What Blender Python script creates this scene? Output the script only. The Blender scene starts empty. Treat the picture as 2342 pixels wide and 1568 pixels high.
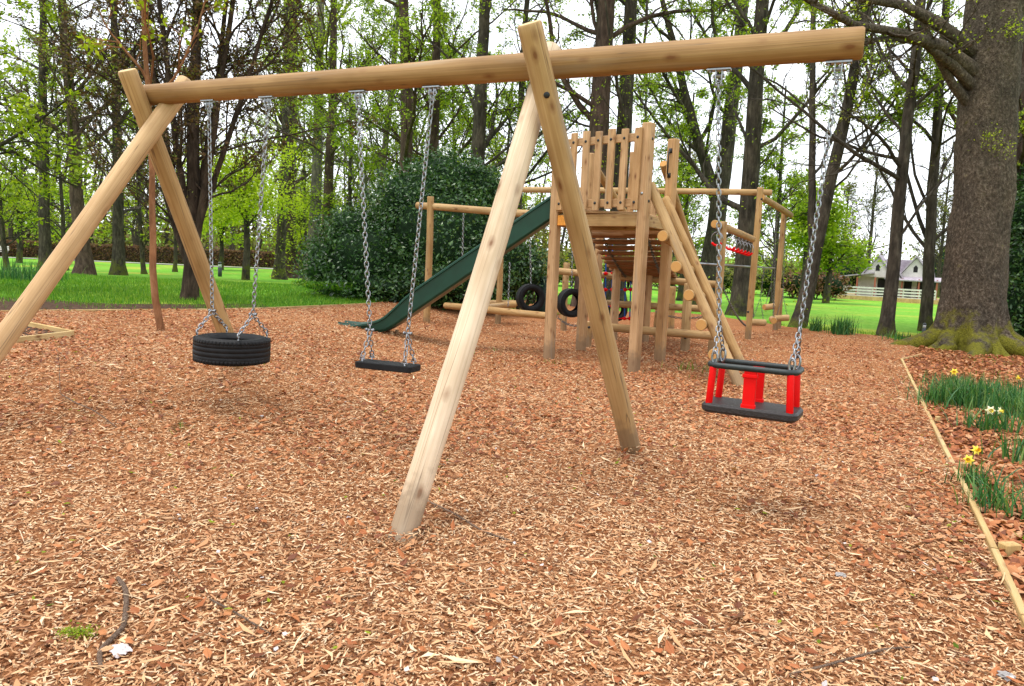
import bpy, bmesh, math, random
import numpy as np
from mathutils import Vector, Matrix
from mathutils.geometry import delaunay_2d_cdt
from mathutils import noise as mnoise
rng = np.random.default_rng(11)
random.seed(11)
SC = bpy.context.scene
COL = SC.collection

# ------------------------------------------------------------------ camera
FPX, PITCH, ROLL, EYE = 1700.0, 0.1125, 0.043, 1.5     # focal length in pixels of a 2342 px wide picture
CX, CY = 1171.0, 784.0
Fv = np.array([0, math.cos(PITCH), -math.sin(PITCH)])
_U = np.array([0, math.sin(PITCH), math.cos(PITCH)]); _R = np.array([1.0, 0, 0])
Rv = _R * math.cos(ROLL) + _U * math.sin(ROLL)
Uv = _U * math.cos(ROLL) - _R * math.sin(ROLL)
EYEP = np.array([0, 0, EYE])
cd = bpy.data.cameras.new('camera'); cam = bpy.data.objects.new('camera', cd); COL.objects.link(cam)
cd.sensor_fit = 'HORIZONTAL'; cd.sensor_width = 36.0; cd.lens = 36.0 * FPX / 2342.0
cd.clip_start = 0.05; cd.clip_end = 3000.0
cam.matrix_world = Matrix(((Rv[0], Uv[0], -Fv[0], 0), (Rv[1], Uv[1], -Fv[1], 0), (Rv[2], Uv[2], -Fv[2], EYE), (0, 0, 0, 1)))
SC.camera = cam

# ------------------------------------------------------------------ world, sun, exposure
w = bpy.data.worlds.new('World'); SC.world = w; w.use_nodes = True
nt = w.node_tree; nt.nodes.clear()
out = nt.nodes.new('ShaderNodeOutputWorld'); bg = nt.nodes.new('ShaderNodeBackground')
sky = nt.nodes.new('ShaderNodeTexSky'); sky.sky_type = 'NISHITA'; sky.sun_disc = False
SUN_EL, SUN_AZ = math.radians(72), math.radians(-100)     # high, to the left
sky.sun_elevation = SUN_EL; sky.sun_rotation = SUN_AZ; sky.dust_density = 2.0
tc = nt.nodes.new('ShaderNodeTexCoord'); nz = nt.nodes.new('ShaderNodeTexNoise'); nz.inputs['Scale'].default_value = 2.2
nz.inputs['Detail'].default_value = 5
cr = nt.nodes.new('ShaderNodeValToRGB')
cr.color_ramp.elements[0].position = 0.3; cr.color_ramp.elements[0].color = (9.2, 9.7, 10.4, 1)
cr.color_ramp.elements[1].position = 0.7; cr.color_ramp.elements[1].color = (11.0, 11.2, 11.5, 1)
mx = nt.nodes.new('ShaderNodeMix'); mx.data_type = 'RGBA'; mx.inputs[0].default_value = 0.88
nt.links.new(tc.outputs['Generated'], nz.inputs['Vector']); nt.links.new(nz.outputs['Fac'], cr.inputs['Fac'])
nt.links.new(sky.outputs[0], mx.inputs[6]); nt.links.new(cr.outputs[0], mx.inputs[7])
nt.links.new(mx.outputs[2], bg.inputs['Color']); bg.inputs['Strength'].default_value = 0.11
nt.links.new(bg.outputs[0], out.inputs['Surface'])
sl = bpy.data.lights.new('sun', 'SUN'); sl.energy = 1.5; sl.angle = math.radians(24); sl.color = (1, 0.95, 0.87)
so = bpy.data.objects.new('sun', sl); COL.objects.link(so)
sd = Vector((math.sin(SUN_AZ) * math.cos(SUN_EL), math.cos(SUN_AZ) * math.cos(SUN_EL), math.sin(SUN_EL)))
so.rotation_euler = sd.to_track_quat('Z', 'Y').to_euler(); so.location = (-10, -10, 20)
SC.view_settings.view_transform = 'Standard'; SC.view_settings.look = 'None'
SC.view_settings.exposure = 0.86; SC.view_settings.gamma = 1.0; SC.view_settings.use_curve_mapping = False
SC.render.engine = 'CYCLES'
SC.cycles.max_bounces = 6; SC.cycles.transparent_max_bounces = 4; SC.cycles.diffuse_bounces = 3

# ------------------------------------------------------------------ the lie of the land
def sst(t):
    t = np.clip(t, 0, 1); return t * t * (3 - 2 * t)
def gz(x, y):
    x = np.asarray(x, float); y = np.asarray(y, float)
    left = 0.30 * sst((-x - 0.4) / 2.6) * sst((y - 4.0) / 3.2) * (1 - sst((y - 25) / 10))
    far = -0.7 * sst((y - 19) / 42)
    und = 0.018 * np.sin(x * 1.3 + 0.7) * np.sin(y * 1.1) + 0.012 * np.sin(x * 2.7 + y * 1.9)
    hill = 9.0 * sst((np.hypot(x, y) - 150) / 300)
    return left + far + und + hill
def ray(px, py): return Fv + Rv * ((px - CX) / FPX) - Uv * ((py - CY) / FPX)
def ground_at(px, py):
    z = 0.0
    for _ in range(12):
        d = ray(px, py); P = EYEP + d * ((z - EYE) / d[2]); z = 0.5 * z + 0.5 * float(gz(P[0], P[1]))
    return np.array([P[0], P[1], float(gz(P[0], P[1]))])
def at(px, py, Y):
    d = ray(px, py); return EYEP + d * (Y / d[1])
def flat(px, py, z):
    d = ray(px, py); return EYEP + d * ((z - EYE) / d[2])
def proj(P):
    d = np.asarray(P, float) - EYEP; z = d @ Fv
    zz = np.where(np.abs(z) < 1e-6, 1e-6, z)
    return CX + FPX * (d @ Rv) / zz, CY - FPX * (d @ Uv) / zz, z
def z_over(P, py):
    lo, hi = -3.0, 30.0
    for _ in range(60):
        m = (lo + hi) / 2
        if proj([P[0], P[1], m])[1] > py: lo = m
        else: hi = m
    return m

# ------------------------------------------------------------------ materials
def newmat(name, rough=0.7, spec=0.3):
    m = bpy.data.materials.new(name); m.use_nodes = True
    b = m.node_tree.nodes['Principled BSDF']; b.inputs['Roughness'].default_value = rough
    b.inputs['Specular IOR Level'].default_value = spec
    return m, m.node_tree, b
def N(nt, t, **kw):
    n = nt.nodes.new(t)
    for k, v in kw.items():
        if k in n.inputs: n.inputs[k].default_value = v
        else: setattr(n, k, v)
    return n
def ramp(nt, stops, src):
    n = nt.nodes.new('ShaderNodeValToRGB'); e = n.color_ramp.elements
    while len(e) < len(stops): e.new(0.5)
    for el, (p, c) in zip(e, stops): el.position = p; el.color = (*c, 1)
    nt.links.new(src, n.inputs['Fac']); return n
def mix(nt, a, b, fac, mode='MIX'):
    n = nt.nodes.new('ShaderNodeMix'); n.data_type = 'RGBA'; n.blend_type = mode
    for i, v in ((0, fac), (6, a), (7, b)):
        if hasattr(v, 'is_output') or hasattr(v, 'links'): nt.links.new(v, n.inputs[i])
        elif i == 0: n.inputs[i].default_value = v
        else: n.inputs[i].default_value = (*v, 1)
    return n.outputs[2]
def bump(nt, b, h, strength, dist=0.02):
    n = N(nt, 'ShaderNodeBump', Strength=strength, Distance=dist); nt.links.new(h, n.inputs['Height']); nt.links.new(n.outputs[0], b.inputs['Normal'])

def wood_material(name, light, mid, dark, knot=(0.16, 0.062, 0.022), rough=0.62, dirt=True):
    m, nt, b = newmat(name, rough, 0.25); L = nt.links
    tc = N(nt, 'ShaderNodeTexCoord'); oi = N(nt, 'ShaderNodeObjectInfo')
    off = N(nt, 'ShaderNodeVectorMath', operation='SCALE'); off.inputs[0].default_value = (7.3, 5.1, 9.7)
    L.new(oi.outputs['Random'], off.inputs['Scale'])
    add = N(nt, 'ShaderNodeVectorMath', operation='ADD'); L.new(tc.outputs['Object'], add.inputs[0]); L.new(off.outputs[0], add.inputs[1])
    mp = N(nt, 'ShaderNodeMapping'); mp.inputs['Scale'].default_value = (60, 60, 1.0); L.new(add.outputs[0], mp.inputs[0])
    n1 = N(nt, 'ShaderNodeTexNoise', Scale=1.0, Detail=4.0, Distortion=0.6); L.new(mp.outputs[0], n1.inputs['Vector'])
    base = ramp(nt, [(0.2, dark), (0.5, mid), (0.8, light)], n1.outputs['Fac'])
    mp2 = N(nt, 'ShaderNodeMapping'); mp2.inputs['Scale'].default_value = (5, 5, 2.2); L.new(add.outputs[0], mp2.inputs[0])
    n2 = N(nt, 'ShaderNodeTexNoise', Scale=1.0, Detail=3.0); L.new(mp2.outputs[0], n2.inputs['Vector'])
    tone = ramp(nt, [(0.3, (0.74, 0.68, 0.60)), (0.68, (1.06, 1.05, 1.04))], n2.outputs['Fac'])
    c = mix(nt, base.outputs[0], tone.outputs[0], 1.0, 'MULTIPLY')
    mp3 = N(nt, 'ShaderNodeMapping'); mp3.inputs['Scale'].default_value = (10, 10, 4.6); L.new(add.outputs[0], mp3.inputs[0])
    v = N(nt, 'ShaderNodeTexVoronoi', Scale=1.0); L.new(mp3.outputs[0], v.inputs['Vector'])
    nk = N(nt, 'ShaderNodeTexNoise', Scale=30.0, Detail=2.0); L.new(add.outputs[0], nk.inputs['Vector'])
    ks = N(nt, 'ShaderNodeMath', operation='MULTIPLY_ADD'); L.new(nk.outputs['Fac'], ks.inputs[0]); ks.inputs[1].default_value = 0.10; L.new(v.outputs['Distance'], ks.inputs[2])
    kr = ramp(nt, [(0.13, (1, 1, 1)), (0.20, (0.5, 0.5, 0.5)), (0.36, (0, 0, 0))], ks.outputs[0])
    gate = N(nt, 'ShaderNodeSeparateColor'); L.new(v.outputs['Color'], gate.inputs[0])
    gm = N(nt, 'ShaderNodeMath', operation='GREATER_THAN'); L.new(gate.outputs[0], gm.inputs[0]); gm.inputs[1].default_value = 0.34
    gv = N(nt, 'ShaderNodeMath', operation='MULTIPLY'); gv.inputs[0].default_value = 0.9; L.new(gm.outputs[0], gv.inputs[1])
    gk = N(nt, 'ShaderNodeMath', operation='MULTIPLY'); L.new(gv.outputs[0], gk.inputs[0]); L.new(kr.outputs[0], gk.inputs[1])
    c = mix(nt, c, knot, gk.outputs[0])
    tint = ramp(nt, [(0.0, (1.0, 0.93, 0.78)), (0.5, (1.0, 1.0, 1.0)), (1.0, (0.90, 0.84, 0.72))], oi.outputs['Random'])
    c = mix(nt, c, tint.outputs[0], 1.0, 'MULTIPLY')
    # drying cracks: thin dark lines along the grain
    mp4 = N(nt, 'ShaderNodeMapping'); mp4.inputs['Scale'].default_value = (16, 16, 0.35); L.new(add.outputs[0], mp4.inputs[0])
    nc = N(nt, 'ShaderNodeTexNoise', Scale=1.0, Detail=1.0); L.new(mp4.outputs[0], nc.inputs['Vector'])
    cc = ramp(nt, [(0.492, (0, 0, 0)), (0.5, (0.8, 0.8, 0.8)), (0.508, (0, 0, 0))], nc.outputs['Fac'])
    c = mix(nt, c, (0.12, 0.07, 0.035), cc.outputs[0])
    # rain-splashed dirt just above the ground and grey weathering streaks
    gp = N(nt, 'ShaderNodeNewGeometry'); sp = N(nt, 'ShaderNodeSeparateXYZ'); L.new(gp.outputs['Position'], sp.inputs[0])
    nd = N(nt, 'ShaderNodeTexNoise', Scale=14.0, Detail=4.0); L.new(add.outputs[0], nd.inputs['Vector'])
    md = N(nt, 'ShaderNodeMath', operation='MULTIPLY_ADD'); L.new(nd.outputs['Fac'], md.inputs[0]); md.inputs[1].default_value = -0.36; L.new(sp.outputs['Z'], md.inputs[2])
    dr = ramp(nt, [(0.0, (0.62, 0.62, 0.62)), (0.14, (0, 0, 0))], md.outputs[0])
    if dirt: c = mix(nt, c, (0.17, 0.115, 0.07), dr.outputs[0])
    mp5 = N(nt, 'ShaderNodeMapping'); mp5.inputs['Scale'].default_value = (11, 11, 0.9); L.new(add.outputs[0], mp5.inputs[0])
    ng = N(nt, 'ShaderNodeTexNoise', Scale=1.0, Detail=5.0); L.new(mp5.outputs[0], ng.inputs['Vector'])
    gr = ramp(nt, [(0.58, (0, 0, 0)), (0.74, (0.45, 0.45, 0.45))], ng.outputs['Fac'])
    c = mix(nt, c, (0.30, 0.245, 0.18), gr.outputs[0])
    L.new(c, b.inputs['Base Color'])
    bump(nt, b, n1.outputs['Fac'], 0.22, 0.012)
    return m
M = {}
M['log'] = wood_material('pale_log_wood', (0.50, 0.345, 0.175), (0.43, 0.28, 0.13), (0.34, 0.205, 0.085))
M['pale'] = wood_material('sky_lit_log_wood', (0.72, 0.60, 0.47), (0.64, 0.515, 0.385), (0.54, 0.42, 0.30))  # paler wood of the near leg, its sky-lit brightness included in the colour
M['sawn'] = wood_material('sawn_timber', (0.55, 0.365, 0.21), (0.47, 0.295, 0.155), (0.36, 0.21, 0.10))
M['plank'] = wood_material('brown_plank', (0.36, 0.19, 0.08), (0.27, 0.13, 0.052), (0.19, 0.085, 0.032))
M['board'] = wood_material('edging_board', (0.62, 0.48, 0.25), (0.53, 0.39, 0.19), (0.38, 0.26, 0.12), dirt=False)
M['beam'] = wood_material('shaded_beam_wood', (0.37, 0.24, 0.115), (0.30, 0.182, 0.08), (0.22, 0.125, 0.05))  # darker log wood; shade and ground bounce on the beam are in the colour
M['pink'] = wood_material('fresh_pink_wood', (0.60, 0.43, 0.27), (0.52, 0.355, 0.205), (0.42, 0.27, 0.14))

def endgrain(name, c1, c2):
    m, nt, b = newmat(name, 0.8, 0.1)
    tc = N(nt, 'ShaderNodeTexCoord'); mp = N(nt, 'ShaderNodeMapping'); mp.inputs['Scale'].default_value = (1, 1, 0)
    nt.links.new(tc.outputs['Object'], mp.inputs[0])
    ln = N(nt, 'ShaderNodeVectorMath', operation='LENGTH'); nt.links.new(mp.outputs[0], ln.inputs[0])
    nn = N(nt, 'ShaderNodeTexNoise', Scale=9.0); nt.links.new(tc.outputs['Object'], nn.inputs['Vector'])
    a = N(nt, 'ShaderNodeMath', operation='MULTIPLY_ADD'); nt.links.new(nn.outputs['Fac'], a.inputs[0]); a.inputs[1].default_value = 0.02; nt.links.new(ln.outputs['Value'], a.inputs[2])
    s = N(nt, 'ShaderNodeMath', operation='MULTIPLY'); nt.links.new(a.outputs[0], s.inputs[0]); s.inputs[1].default_value = 620
    sn = N(nt, 'ShaderNodeMath', operation='SINE'); nt.links.new(s.outputs[0], sn.inputs[0])
    r = ramp(nt, [(0.2, c2), (0.8, c1)], sn.outputs[0]); nt.links.new(r.outputs[0], b.inputs['Base Color'])
    return m
M['end'] = endgrain('log_end_grain', (0.56, 0.31, 0.11), (0.46, 0.235, 0.075))
M['endpale'] = endgrain('pale_end_grain', (0.62, 0.47, 0.27), (0.52, 0.37, 0.19))

def plain(name, col, rough=0.5, spec=0.4, metal=0.0, noise=0.0, nscale=20, bumps=0.0):
    m, nt, b = newmat(name, rough, spec); b.inputs['Metallic'].default_value = metal
    if noise or bumps:
        tc = N(nt, 'ShaderNodeTexCoord'); n = N(nt, 'ShaderNodeTexNoise', Scale=float(nscale), Detail=5.0); nt.links.new(tc.outputs['Object'], n.inputs['Vector'])
        lo = tuple(c * (1 - noise) for c in col); hi = tuple(min(1, c * (1 + noise)) for c in col)
        r = ramp(nt, [(0.3, lo), (0.7, hi)], n.outputs['Fac']); nt.links.new(r.outputs[0], b.inputs['Base Color'])
        if bumps: bump(nt, b, n.outputs['Fac'], bumps, 0.01)
    else: b.inputs['Base Color'].default_value = (*col, 1)
    return m
M['steel'] = plain('galvanised_steel', (0.30, 0.31, 0.33), 0.38, 0.5, 1.0, 0.15, 60)
M['blackcap'] = plain('black_plastic_cap', (0.012, 0.012, 0.014), 0.45)
M['rubber'] = plain('black_rubber', (0.008, 0.008, 0.009), 0.62, 0.22, 0, 0.35, 14, 0.15)
M['seat'] = plain('moulded_black_seat', (0.020, 0.016, 0.016), 0.5, 0.4, 0, 0.25, 90, 0.25)
M['rail'] = plain('dark_green_rubber_rail', (0.012, 0.020, 0.020), 0.45, 0.4, 0, 0.2, 40, 0.1)
M['red'] = plain('red_plastic', (0.68, 0.003, 0.003), 0.5, 0.15, 0, 0.06, 12)
M['slide'] = plain('green_slide_plastic', (0.004, 0.046, 0.028), 0.38, 0.45, 0, 0.15, 6)
M['blue'] = plain('blue_rope', (0.03, 0.12, 0.42), 0.8, 0.1, 0, 0.2, 200)
M['orange'] = plain('orange_timber', (0.62, 0.25, 0.04), 0.6, 0.2, 0, 0.2, 30)
M['rope'] = plain('dark_chain_steel', (0.16, 0.15, 0.14), 0.5, 0.4, 0.7, 0.2, 60)
M['white'] = plain('white_paint', (0.60, 0.57, 0.53), 0.8, 0.1, 0, 0.14, 3)
M['slate'] = plain('pale_slate', (0.33, 0.29, 0.33), 0.75, 0.2, 0, 0.25, 5)
M['redpost'] = plain('red_brown_post', (0.33, 0.10, 0.06), 0.6, 0.3)
M['dark'] = plain('dark_opening', (0.02, 0.018, 0.018), 0.6, 0.2)
M['bollard'] = plain('dark_grey_bollard', (0.045, 0.055, 0.062), 0.5, 0.4)
M['lens'] = plain('pale_lamp_lens', (0.55, 0.58, 0.6), 0.3, 0.5)
M['path'] = plain('grey_path', (0.30, 0.275, 0.265), 0.9, 0.1, 0, 0.15, 2)
M['stone'] = plain('grey_stone', (0.30, 0.28, 0.27), 0.85, 0.2, 0, 0.3, 30, 0.4)
M['paper'] = plain('pale_crumpled_paper', (0.52, 0.45, 0.44), 0.9, 0.1, 0, 0.15, 30, 0.2)
M['soil'] = plain('dark_soil', (0.07, 0.042, 0.028), 0.95, 0.05, 0, 0.5, 12, 0.6)
M['petal'] = plain('yellow_petal', (0.85, 0.70, 0.08), 0.6, 0.2)
M['petalpale'] = plain('pale_petal', (0.85, 0.80, 0.52), 0.6, 0.2)
M['trumpet'] = plain('orange_trumpet', (0.85, 0.50, 0.02), 0.6, 0.2)
M['bin'] = plain('dark_green_bin', (0.012, 0.03, 0.022), 0.5, 0.3)

def bark_material(name, c1, c2, c3, moss=None, scale=14, moss_h=None, moss_amt=0.5, stretch=0.28):
    m, nt, b = newmat(name, 0.9, 0.12); L = nt.links
    tc = N(nt, 'ShaderNodeTexCoord'); mp = N(nt, 'ShaderNodeMapping'); mp.inputs['Scale'].default_value = (1, 1, stretch); L.new(tc.outputs['Object'], mp.inputs[0])
    n1 = N(nt, 'ShaderNodeTexNoise', Scale=float(scale), Detail=7.0, Roughness=0.65); L.new(mp.outputs[0], n1.inputs['Vector'])
    v = N(nt, 'ShaderNodeTexVoronoi', Scale=float(scale) * 1.2); v.feature = 'DISTANCE_TO_EDGE'; L.new(mp.outputs[0], v.inputs['Vector'])
    r = ramp(nt, [(0.3, c1), (0.52, c2), (0.72, c3)], n1.outputs['Fac'])
    c = r.outputs[0]
    n3 = N(nt, 'ShaderNodeTexNoise', Scale=1.6, Detail=6.0); L.new(tc.outputs['Object'], n3.inputs['Vector'])
    pt = ramp(nt, [(0.35, (0.7, 0.7, 0.7)), (0.65, (1.2, 1.15, 1.1))], n3.outputs['Fac'])
    c = mix(nt, c, pt.outputs[0], 1.0, 'MULTIPLY')
    if moss:
        n2 = N(nt, 'ShaderNodeTexNoise', Scale=3.2, Detail=7.0, Roughness=0.6); L.new(tc.outputs['Object'], n2.inputs['Vector'])
        fac = n2.outputs['Fac']
        if moss_h:
            sp = N(nt, 'ShaderNodeSeparateXYZ'); L.new(tc.outputs['Object'], sp.inputs[0])
            mr = N(nt, 'ShaderNodeMapRange'); L.new(sp.outputs['Z'], mr.inputs['Value'])
            mr.inputs['From Min'].default_value = 0.1; mr.inputs['From Max'].default_value = moss_h
            mr.inputs['To Min'].default_value = 0.30; mr.inputs['To Max'].default_value = -0.06
            ad = N(nt, 'ShaderNodeMath', operation='ADD'); L.new(fac, ad.inputs[0]); L.new(mr.outputs[0], ad.inputs[1]); fac = ad.outputs[0]
        mk = ramp(nt, [(moss_amt, (0, 0, 0)), (moss_amt + 0.16, (0.9, 0.9, 0.9))], fac)
        n4 = N(nt, 'ShaderNodeTexNoise', Scale=40.0, Detail=4.0); L.new(tc.outputs['Object'], n4.inputs['Vector'])
        mc = ramp(nt, [(0.3, tuple(x * 0.55 for x in moss)), (0.7, tuple(x * 1.3 for x in moss))], n4.outputs['Fac'])
        c = mix(nt, c, mc.outputs[0], mk.outputs[0])
    L.new(c, b.inputs['Base Color'])
    ad = N(nt, 'ShaderNodeMath', operation='MULTIPLY_ADD'); L.new(v.outputs['Distance'], ad.inputs[0]); ad.inputs[1].default_value = 0.6; L.new(n1.outputs['Fac'], ad.inputs[2])
    bump(nt, b, ad.outputs[0], 0.9, 0.05)
    return m
M['bark'] = bark_material('grey_brown_bark', (0.026, 0.022, 0.017), (0.064, 0.054, 0.042), (0.125, 0.11, 0.085), (0.10, 0.11, 0.02), 10, 1.2, 0.70)
M['barkdark'] = bark_material('dark_bark', (0.022, 0.016, 0.012), (0.055, 0.038, 0.028), (0.10, 0.075, 0.055), None, 12)
M['barkred'] = bark_material('red_brown_bark', (0.034, 0.023, 0.018), (0.078, 0.052, 0.040), (0.14, 0.10, 0.078), None, 9)
M['barkbig'] = bark_material('mossy_beech_bark', (0.032, 0.025, 0.018), (0.088, 0.070, 0.052), (0.20, 0.165, 0.128), (0.16, 0.15, 0.014), 20, 1.1, 0.60, 0.7)
M['barkgrey'] = bark_material('pale_grey_bark', (0.07, 0.065, 0.055), (0.15, 0.135, 0.11), (0.24, 0.22, 0.18), (0.11, 0.12, 0.03), 9, 1.2, 0.66)
M['barksap'] = bark_material('orange_brown_bark', (0.14, 0.06, 0.028), (0.27, 0.125, 0.06), (0.40, 0.22, 0.12), (0.16, 0.15, 0.05), 9, None, 0.66)

def leaf_material(name, cols, rough=0.55, trans=0.45, spec=0.3):
    m, nt, b = newmat(name, rough, spec); L = nt.links
    g = N(nt, 'ShaderNodeNewGeometry')
    k = len(cols) - 1
    r = ramp(nt, [(i / k, c) for i, c in enumerate(cols)], g.outputs['Random Per Island'])
    L.new(r.outputs[0], b.inputs['Base Color'])
    if trans:
        t = N(nt, 'ShaderNodeBsdfTranslucent'); br = mix(nt, r.outputs[0], (1.15, 1.25, 0.6), 1.0, 'MULTIPLY'); L.new(br, t.inputs['Color'])
        ms = N(nt, 'ShaderNodeMixShader'); ms.inputs[0].default_value = trans
        L.new(b.outputs[0], ms.inputs[1]); L.new(t.outputs[0], ms.inputs[2]); L.new(ms.outputs[0], nt.nodes['Material Output'].inputs['Surface'])
    return m
M['leafspring'] = leaf_material('spring_leaves', [(0.13, 0.19, 0.010), (0.24, 0.32, 0.012), (0.34, 0.42, 0.02), (0.44, 0.47, 0.04)], trans=0.5)
M['leafgreen'] = leaf_material('fresh_green_leaves', [(0.09, 0.15, 0.008), (0.19, 0.28, 0.010), (0.28, 0.37, 0.018), (0.38, 0.45, 0.04)], trans=0.5)
M['leafbrown'] = leaf_material('copper_bud_leaves', [(0.06, 0.032, 0.018), (0.11, 0.058, 0.028), (0.16, 0.09, 0.035), (0.16, 0.20, 0.03)], 0.6, 0.25)
M['leafolive'] = leaf_material('olive_leaves', [(0.09, 0.09, 0.025), (0.16, 0.15, 0.04), (0.23, 0.21, 0.06), (0.20, 0.25, 0.05)], 0.6, 0.35)
M['leafbright'] = leaf_material('bright_beech_leaves', [(0.22, 0.30, 0.01), (0.34, 0.44, 0.015), (0.44, 0.52, 0.03), (0.50, 0.56, 0.06)], 0.5, 0.5)
M['leafdark'] = leaf_material('glossy_evergreen_leaves', [(0.011, 0.036, 0.008), (0.022, 0.070, 0.014), (0.042, 0.112, 0.024), (0.10, 0.18, 0.045)], 0.32, 0.16, 0.5)
M['leafhedge'] = leaf_material('copper_hedge_leaves', [(0.07, 0.035, 0.02), (0.13, 0.06, 0.03), (0.18, 0.085, 0.04), (0.13, 0.11, 0.03)], 0.7, 0.2)
M['blade'] = leaf_material('grass_blades', [(0.035, 0.12, 0.005), (0.07, 0.20, 0.008), (0.12, 0.27, 0.014), (0.24, 0.34, 0.03)], 0.55, 0.35)
M['daff'] = leaf_material('daffodil_leaves', [(0.014, 0.070, 0.020), (0.032, 0.13, 0.032), (0.07, 0.19, 0.04), (0.17, 0.25, 0.06)], 0.45, 0.25)
M['chip'] = leaf_material('wood_chips', [(0.10, 0.040, 0.019), (0.29, 0.125, 0.053), (0.46, 0.225, 0.105), (0.55, 0.315, 0.16), (0.62, 0.41, 0.225), (0.70, 0.54, 0.36)], 0.75, 0.0, 0.2)
M['litter'] = leaf_material('dead_beech_leaves', [(0.13, 0.040, 0.016), (0.27, 0.082, 0.028), (0.38, 0.125, 0.040), (0.45, 0.18, 0.065), (0.54, 0.31, 0.16)], 0.6, 0.12, 0.3)
M['stick'] = bark_material('weathered_stick', (0.13, 0.085, 0.06), (0.24, 0.165, 0.12), (0.36, 0.28, 0.22), None, 60)
M['grit'] = leaf_material('pale_grey_flakes', [(0.25, 0.23, 0.22), (0.45, 0.41, 0.40), (0.62, 0.56, 0.52)], 0.8, 0.0)
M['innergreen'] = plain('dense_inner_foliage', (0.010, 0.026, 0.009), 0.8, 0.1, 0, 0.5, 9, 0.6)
M['wood_far'] = plain('far_trunks', (0.05, 0.04, 0.03), 0.9, 0.1, 0, 0.4, 3)

def ground_material(name, stops, s1, s2, bstr, sl2=None):
    m, nt, b = newmat(name, 0.95, 0.08); L = nt.links
    tc = N(nt, 'ShaderNodeTexCoord')
    n1 = N(nt, 'ShaderNodeTexNoise', Scale=float(s1), Detail=8.0, Roughness=0.7); L.new(tc.outputs['Object'], n1.inputs['Vector'])
    r = ramp(nt, stops, n1.outputs['Fac']); c = r.outputs[0]
    if sl2:
        n2 = N(nt, 'ShaderNodeTexNoise', Scale=float(s2), Detail=4.0); L.new(tc.outputs['Object'], n2.inputs['Vector'])
        r2 = ramp(nt, sl2, n2.outputs['Fac']); c = mix(nt, c, r2.outputs[0], 1.0, 'MULTIPLY')
    L.new(c, b.inputs['Base Color']); bump(nt, b, n1.outputs['Fac'], bstr, 0.03)
    return m
M['lawn'] = ground_material('mown_lawn', [(0.3, (0.085, 0.21, 0.014)), (0.5, (0.15, 0.33, 0.028)), (0.7, (0.25, 0.41, 0.06))], 5, 0.16, 0.25,
                            [(0.38, (0.80, 1.0, 0.8)), (0.55, (1.0, 1.0, 1.0)), (0.66, (1.9, 1.08, 1.3))])
M['mulch'] = ground_material('bark_mulch', [(0.28, (0.07, 0.024, 0.011)), (0.42, (0.22, 0.082, 0.032)), (0.55, (0.39, 0.172, 0.072)), (0.72, (0.60, 0.36, 0.19))], 36, 0.5, 0.9,
                             [(0.35, (0.82, 0.76, 0.72)), (0.65, (1.05, 1.05, 1.05))])
M['litterbed'] = ground_material('leaf_litter_floor', [(0.3, (0.06, 0.025, 0.012)), (0.5, (0.17, 0.062, 0.024)), (0.7, (0.30, 0.12, 0.045))], 22, 0.5, 0.9)

# ------------------------------------------------------------------ mesh helpers
WM = {}
def setprops(o, label=None, cat=None, group=None, kind=None):
    if label: o['label'] = label
    if cat: o['category'] = cat
    if group: o['group'] = group
    if kind: o['kind'] = kind
    return o
def thing(name, label, cat, loc, group=None):
    o = bpy.data.objects.new(name, None); COL.objects.link(o); o.location = loc; o.empty_display_size = 0.1
    WM[o.name] = Matrix.Translation(Vector(loc)); return setprops(o, label, cat, group)
def link(name, me, parent=None, Mw=None):
    o = bpy.data.objects.new(name, me); COL.objects.link(o)
    Mw = Mw if Mw is not None else Matrix.Identity(4)
    if parent is not None:
        o.parent = parent; o.matrix_local = WM[parent.name].inverted() @ Mw
    else: o.matrix_world = Mw
    WM[o.name] = Mw.copy(); return o
def mesh_np(name, V, faces, mats, fmat=None, smooth=True):
    """faces: list of integer arrays (M,k); fmat: list of material numbers, one per array (or array)"""
    me = bpy.data.meshes.new(name); V = np.asarray(V, np.float32)
    faces = [np.asarray(f, np.int32) for f in faces if len(f)]
    me.vertices.add(len(V)); me.vertices.foreach_set('co', V.ravel())
    nl = sum(f.size for f in faces); npoly = sum(len(f) for f in faces)
    me.loops.add(nl); me.polygons.add(npoly)
    me.loops.foreach_set('vertex_index', np.concatenate([f.ravel() for f in faces]))
    tot = np.concatenate([np.full(len(f), f.shape[1], np.int32) for f in faces])
    st = np.zeros(npoly, np.int32); st[1:] = np.cumsum(tot)[:-1]
    me.polygons.foreach_set('loop_start', st)
    try: me.polygons.foreach_set('loop_total', tot)
    except Exception: pass
    for m in mats: me.materials.append(m)
    if fmat is not None:
        mi = np.concatenate([np.full(len(f), k, np.int32) if np.isscalar(k) else np.asarray(k, np.int32) for f, k in zip(faces, fmat)])
        me.polygons.foreach_set('material_index', mi)
    me.polygons.foreach_set('use_smooth', np.full(npoly, bool(smooth)))
    me.update(calc_edges=True); me.validate(); return me
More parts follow.
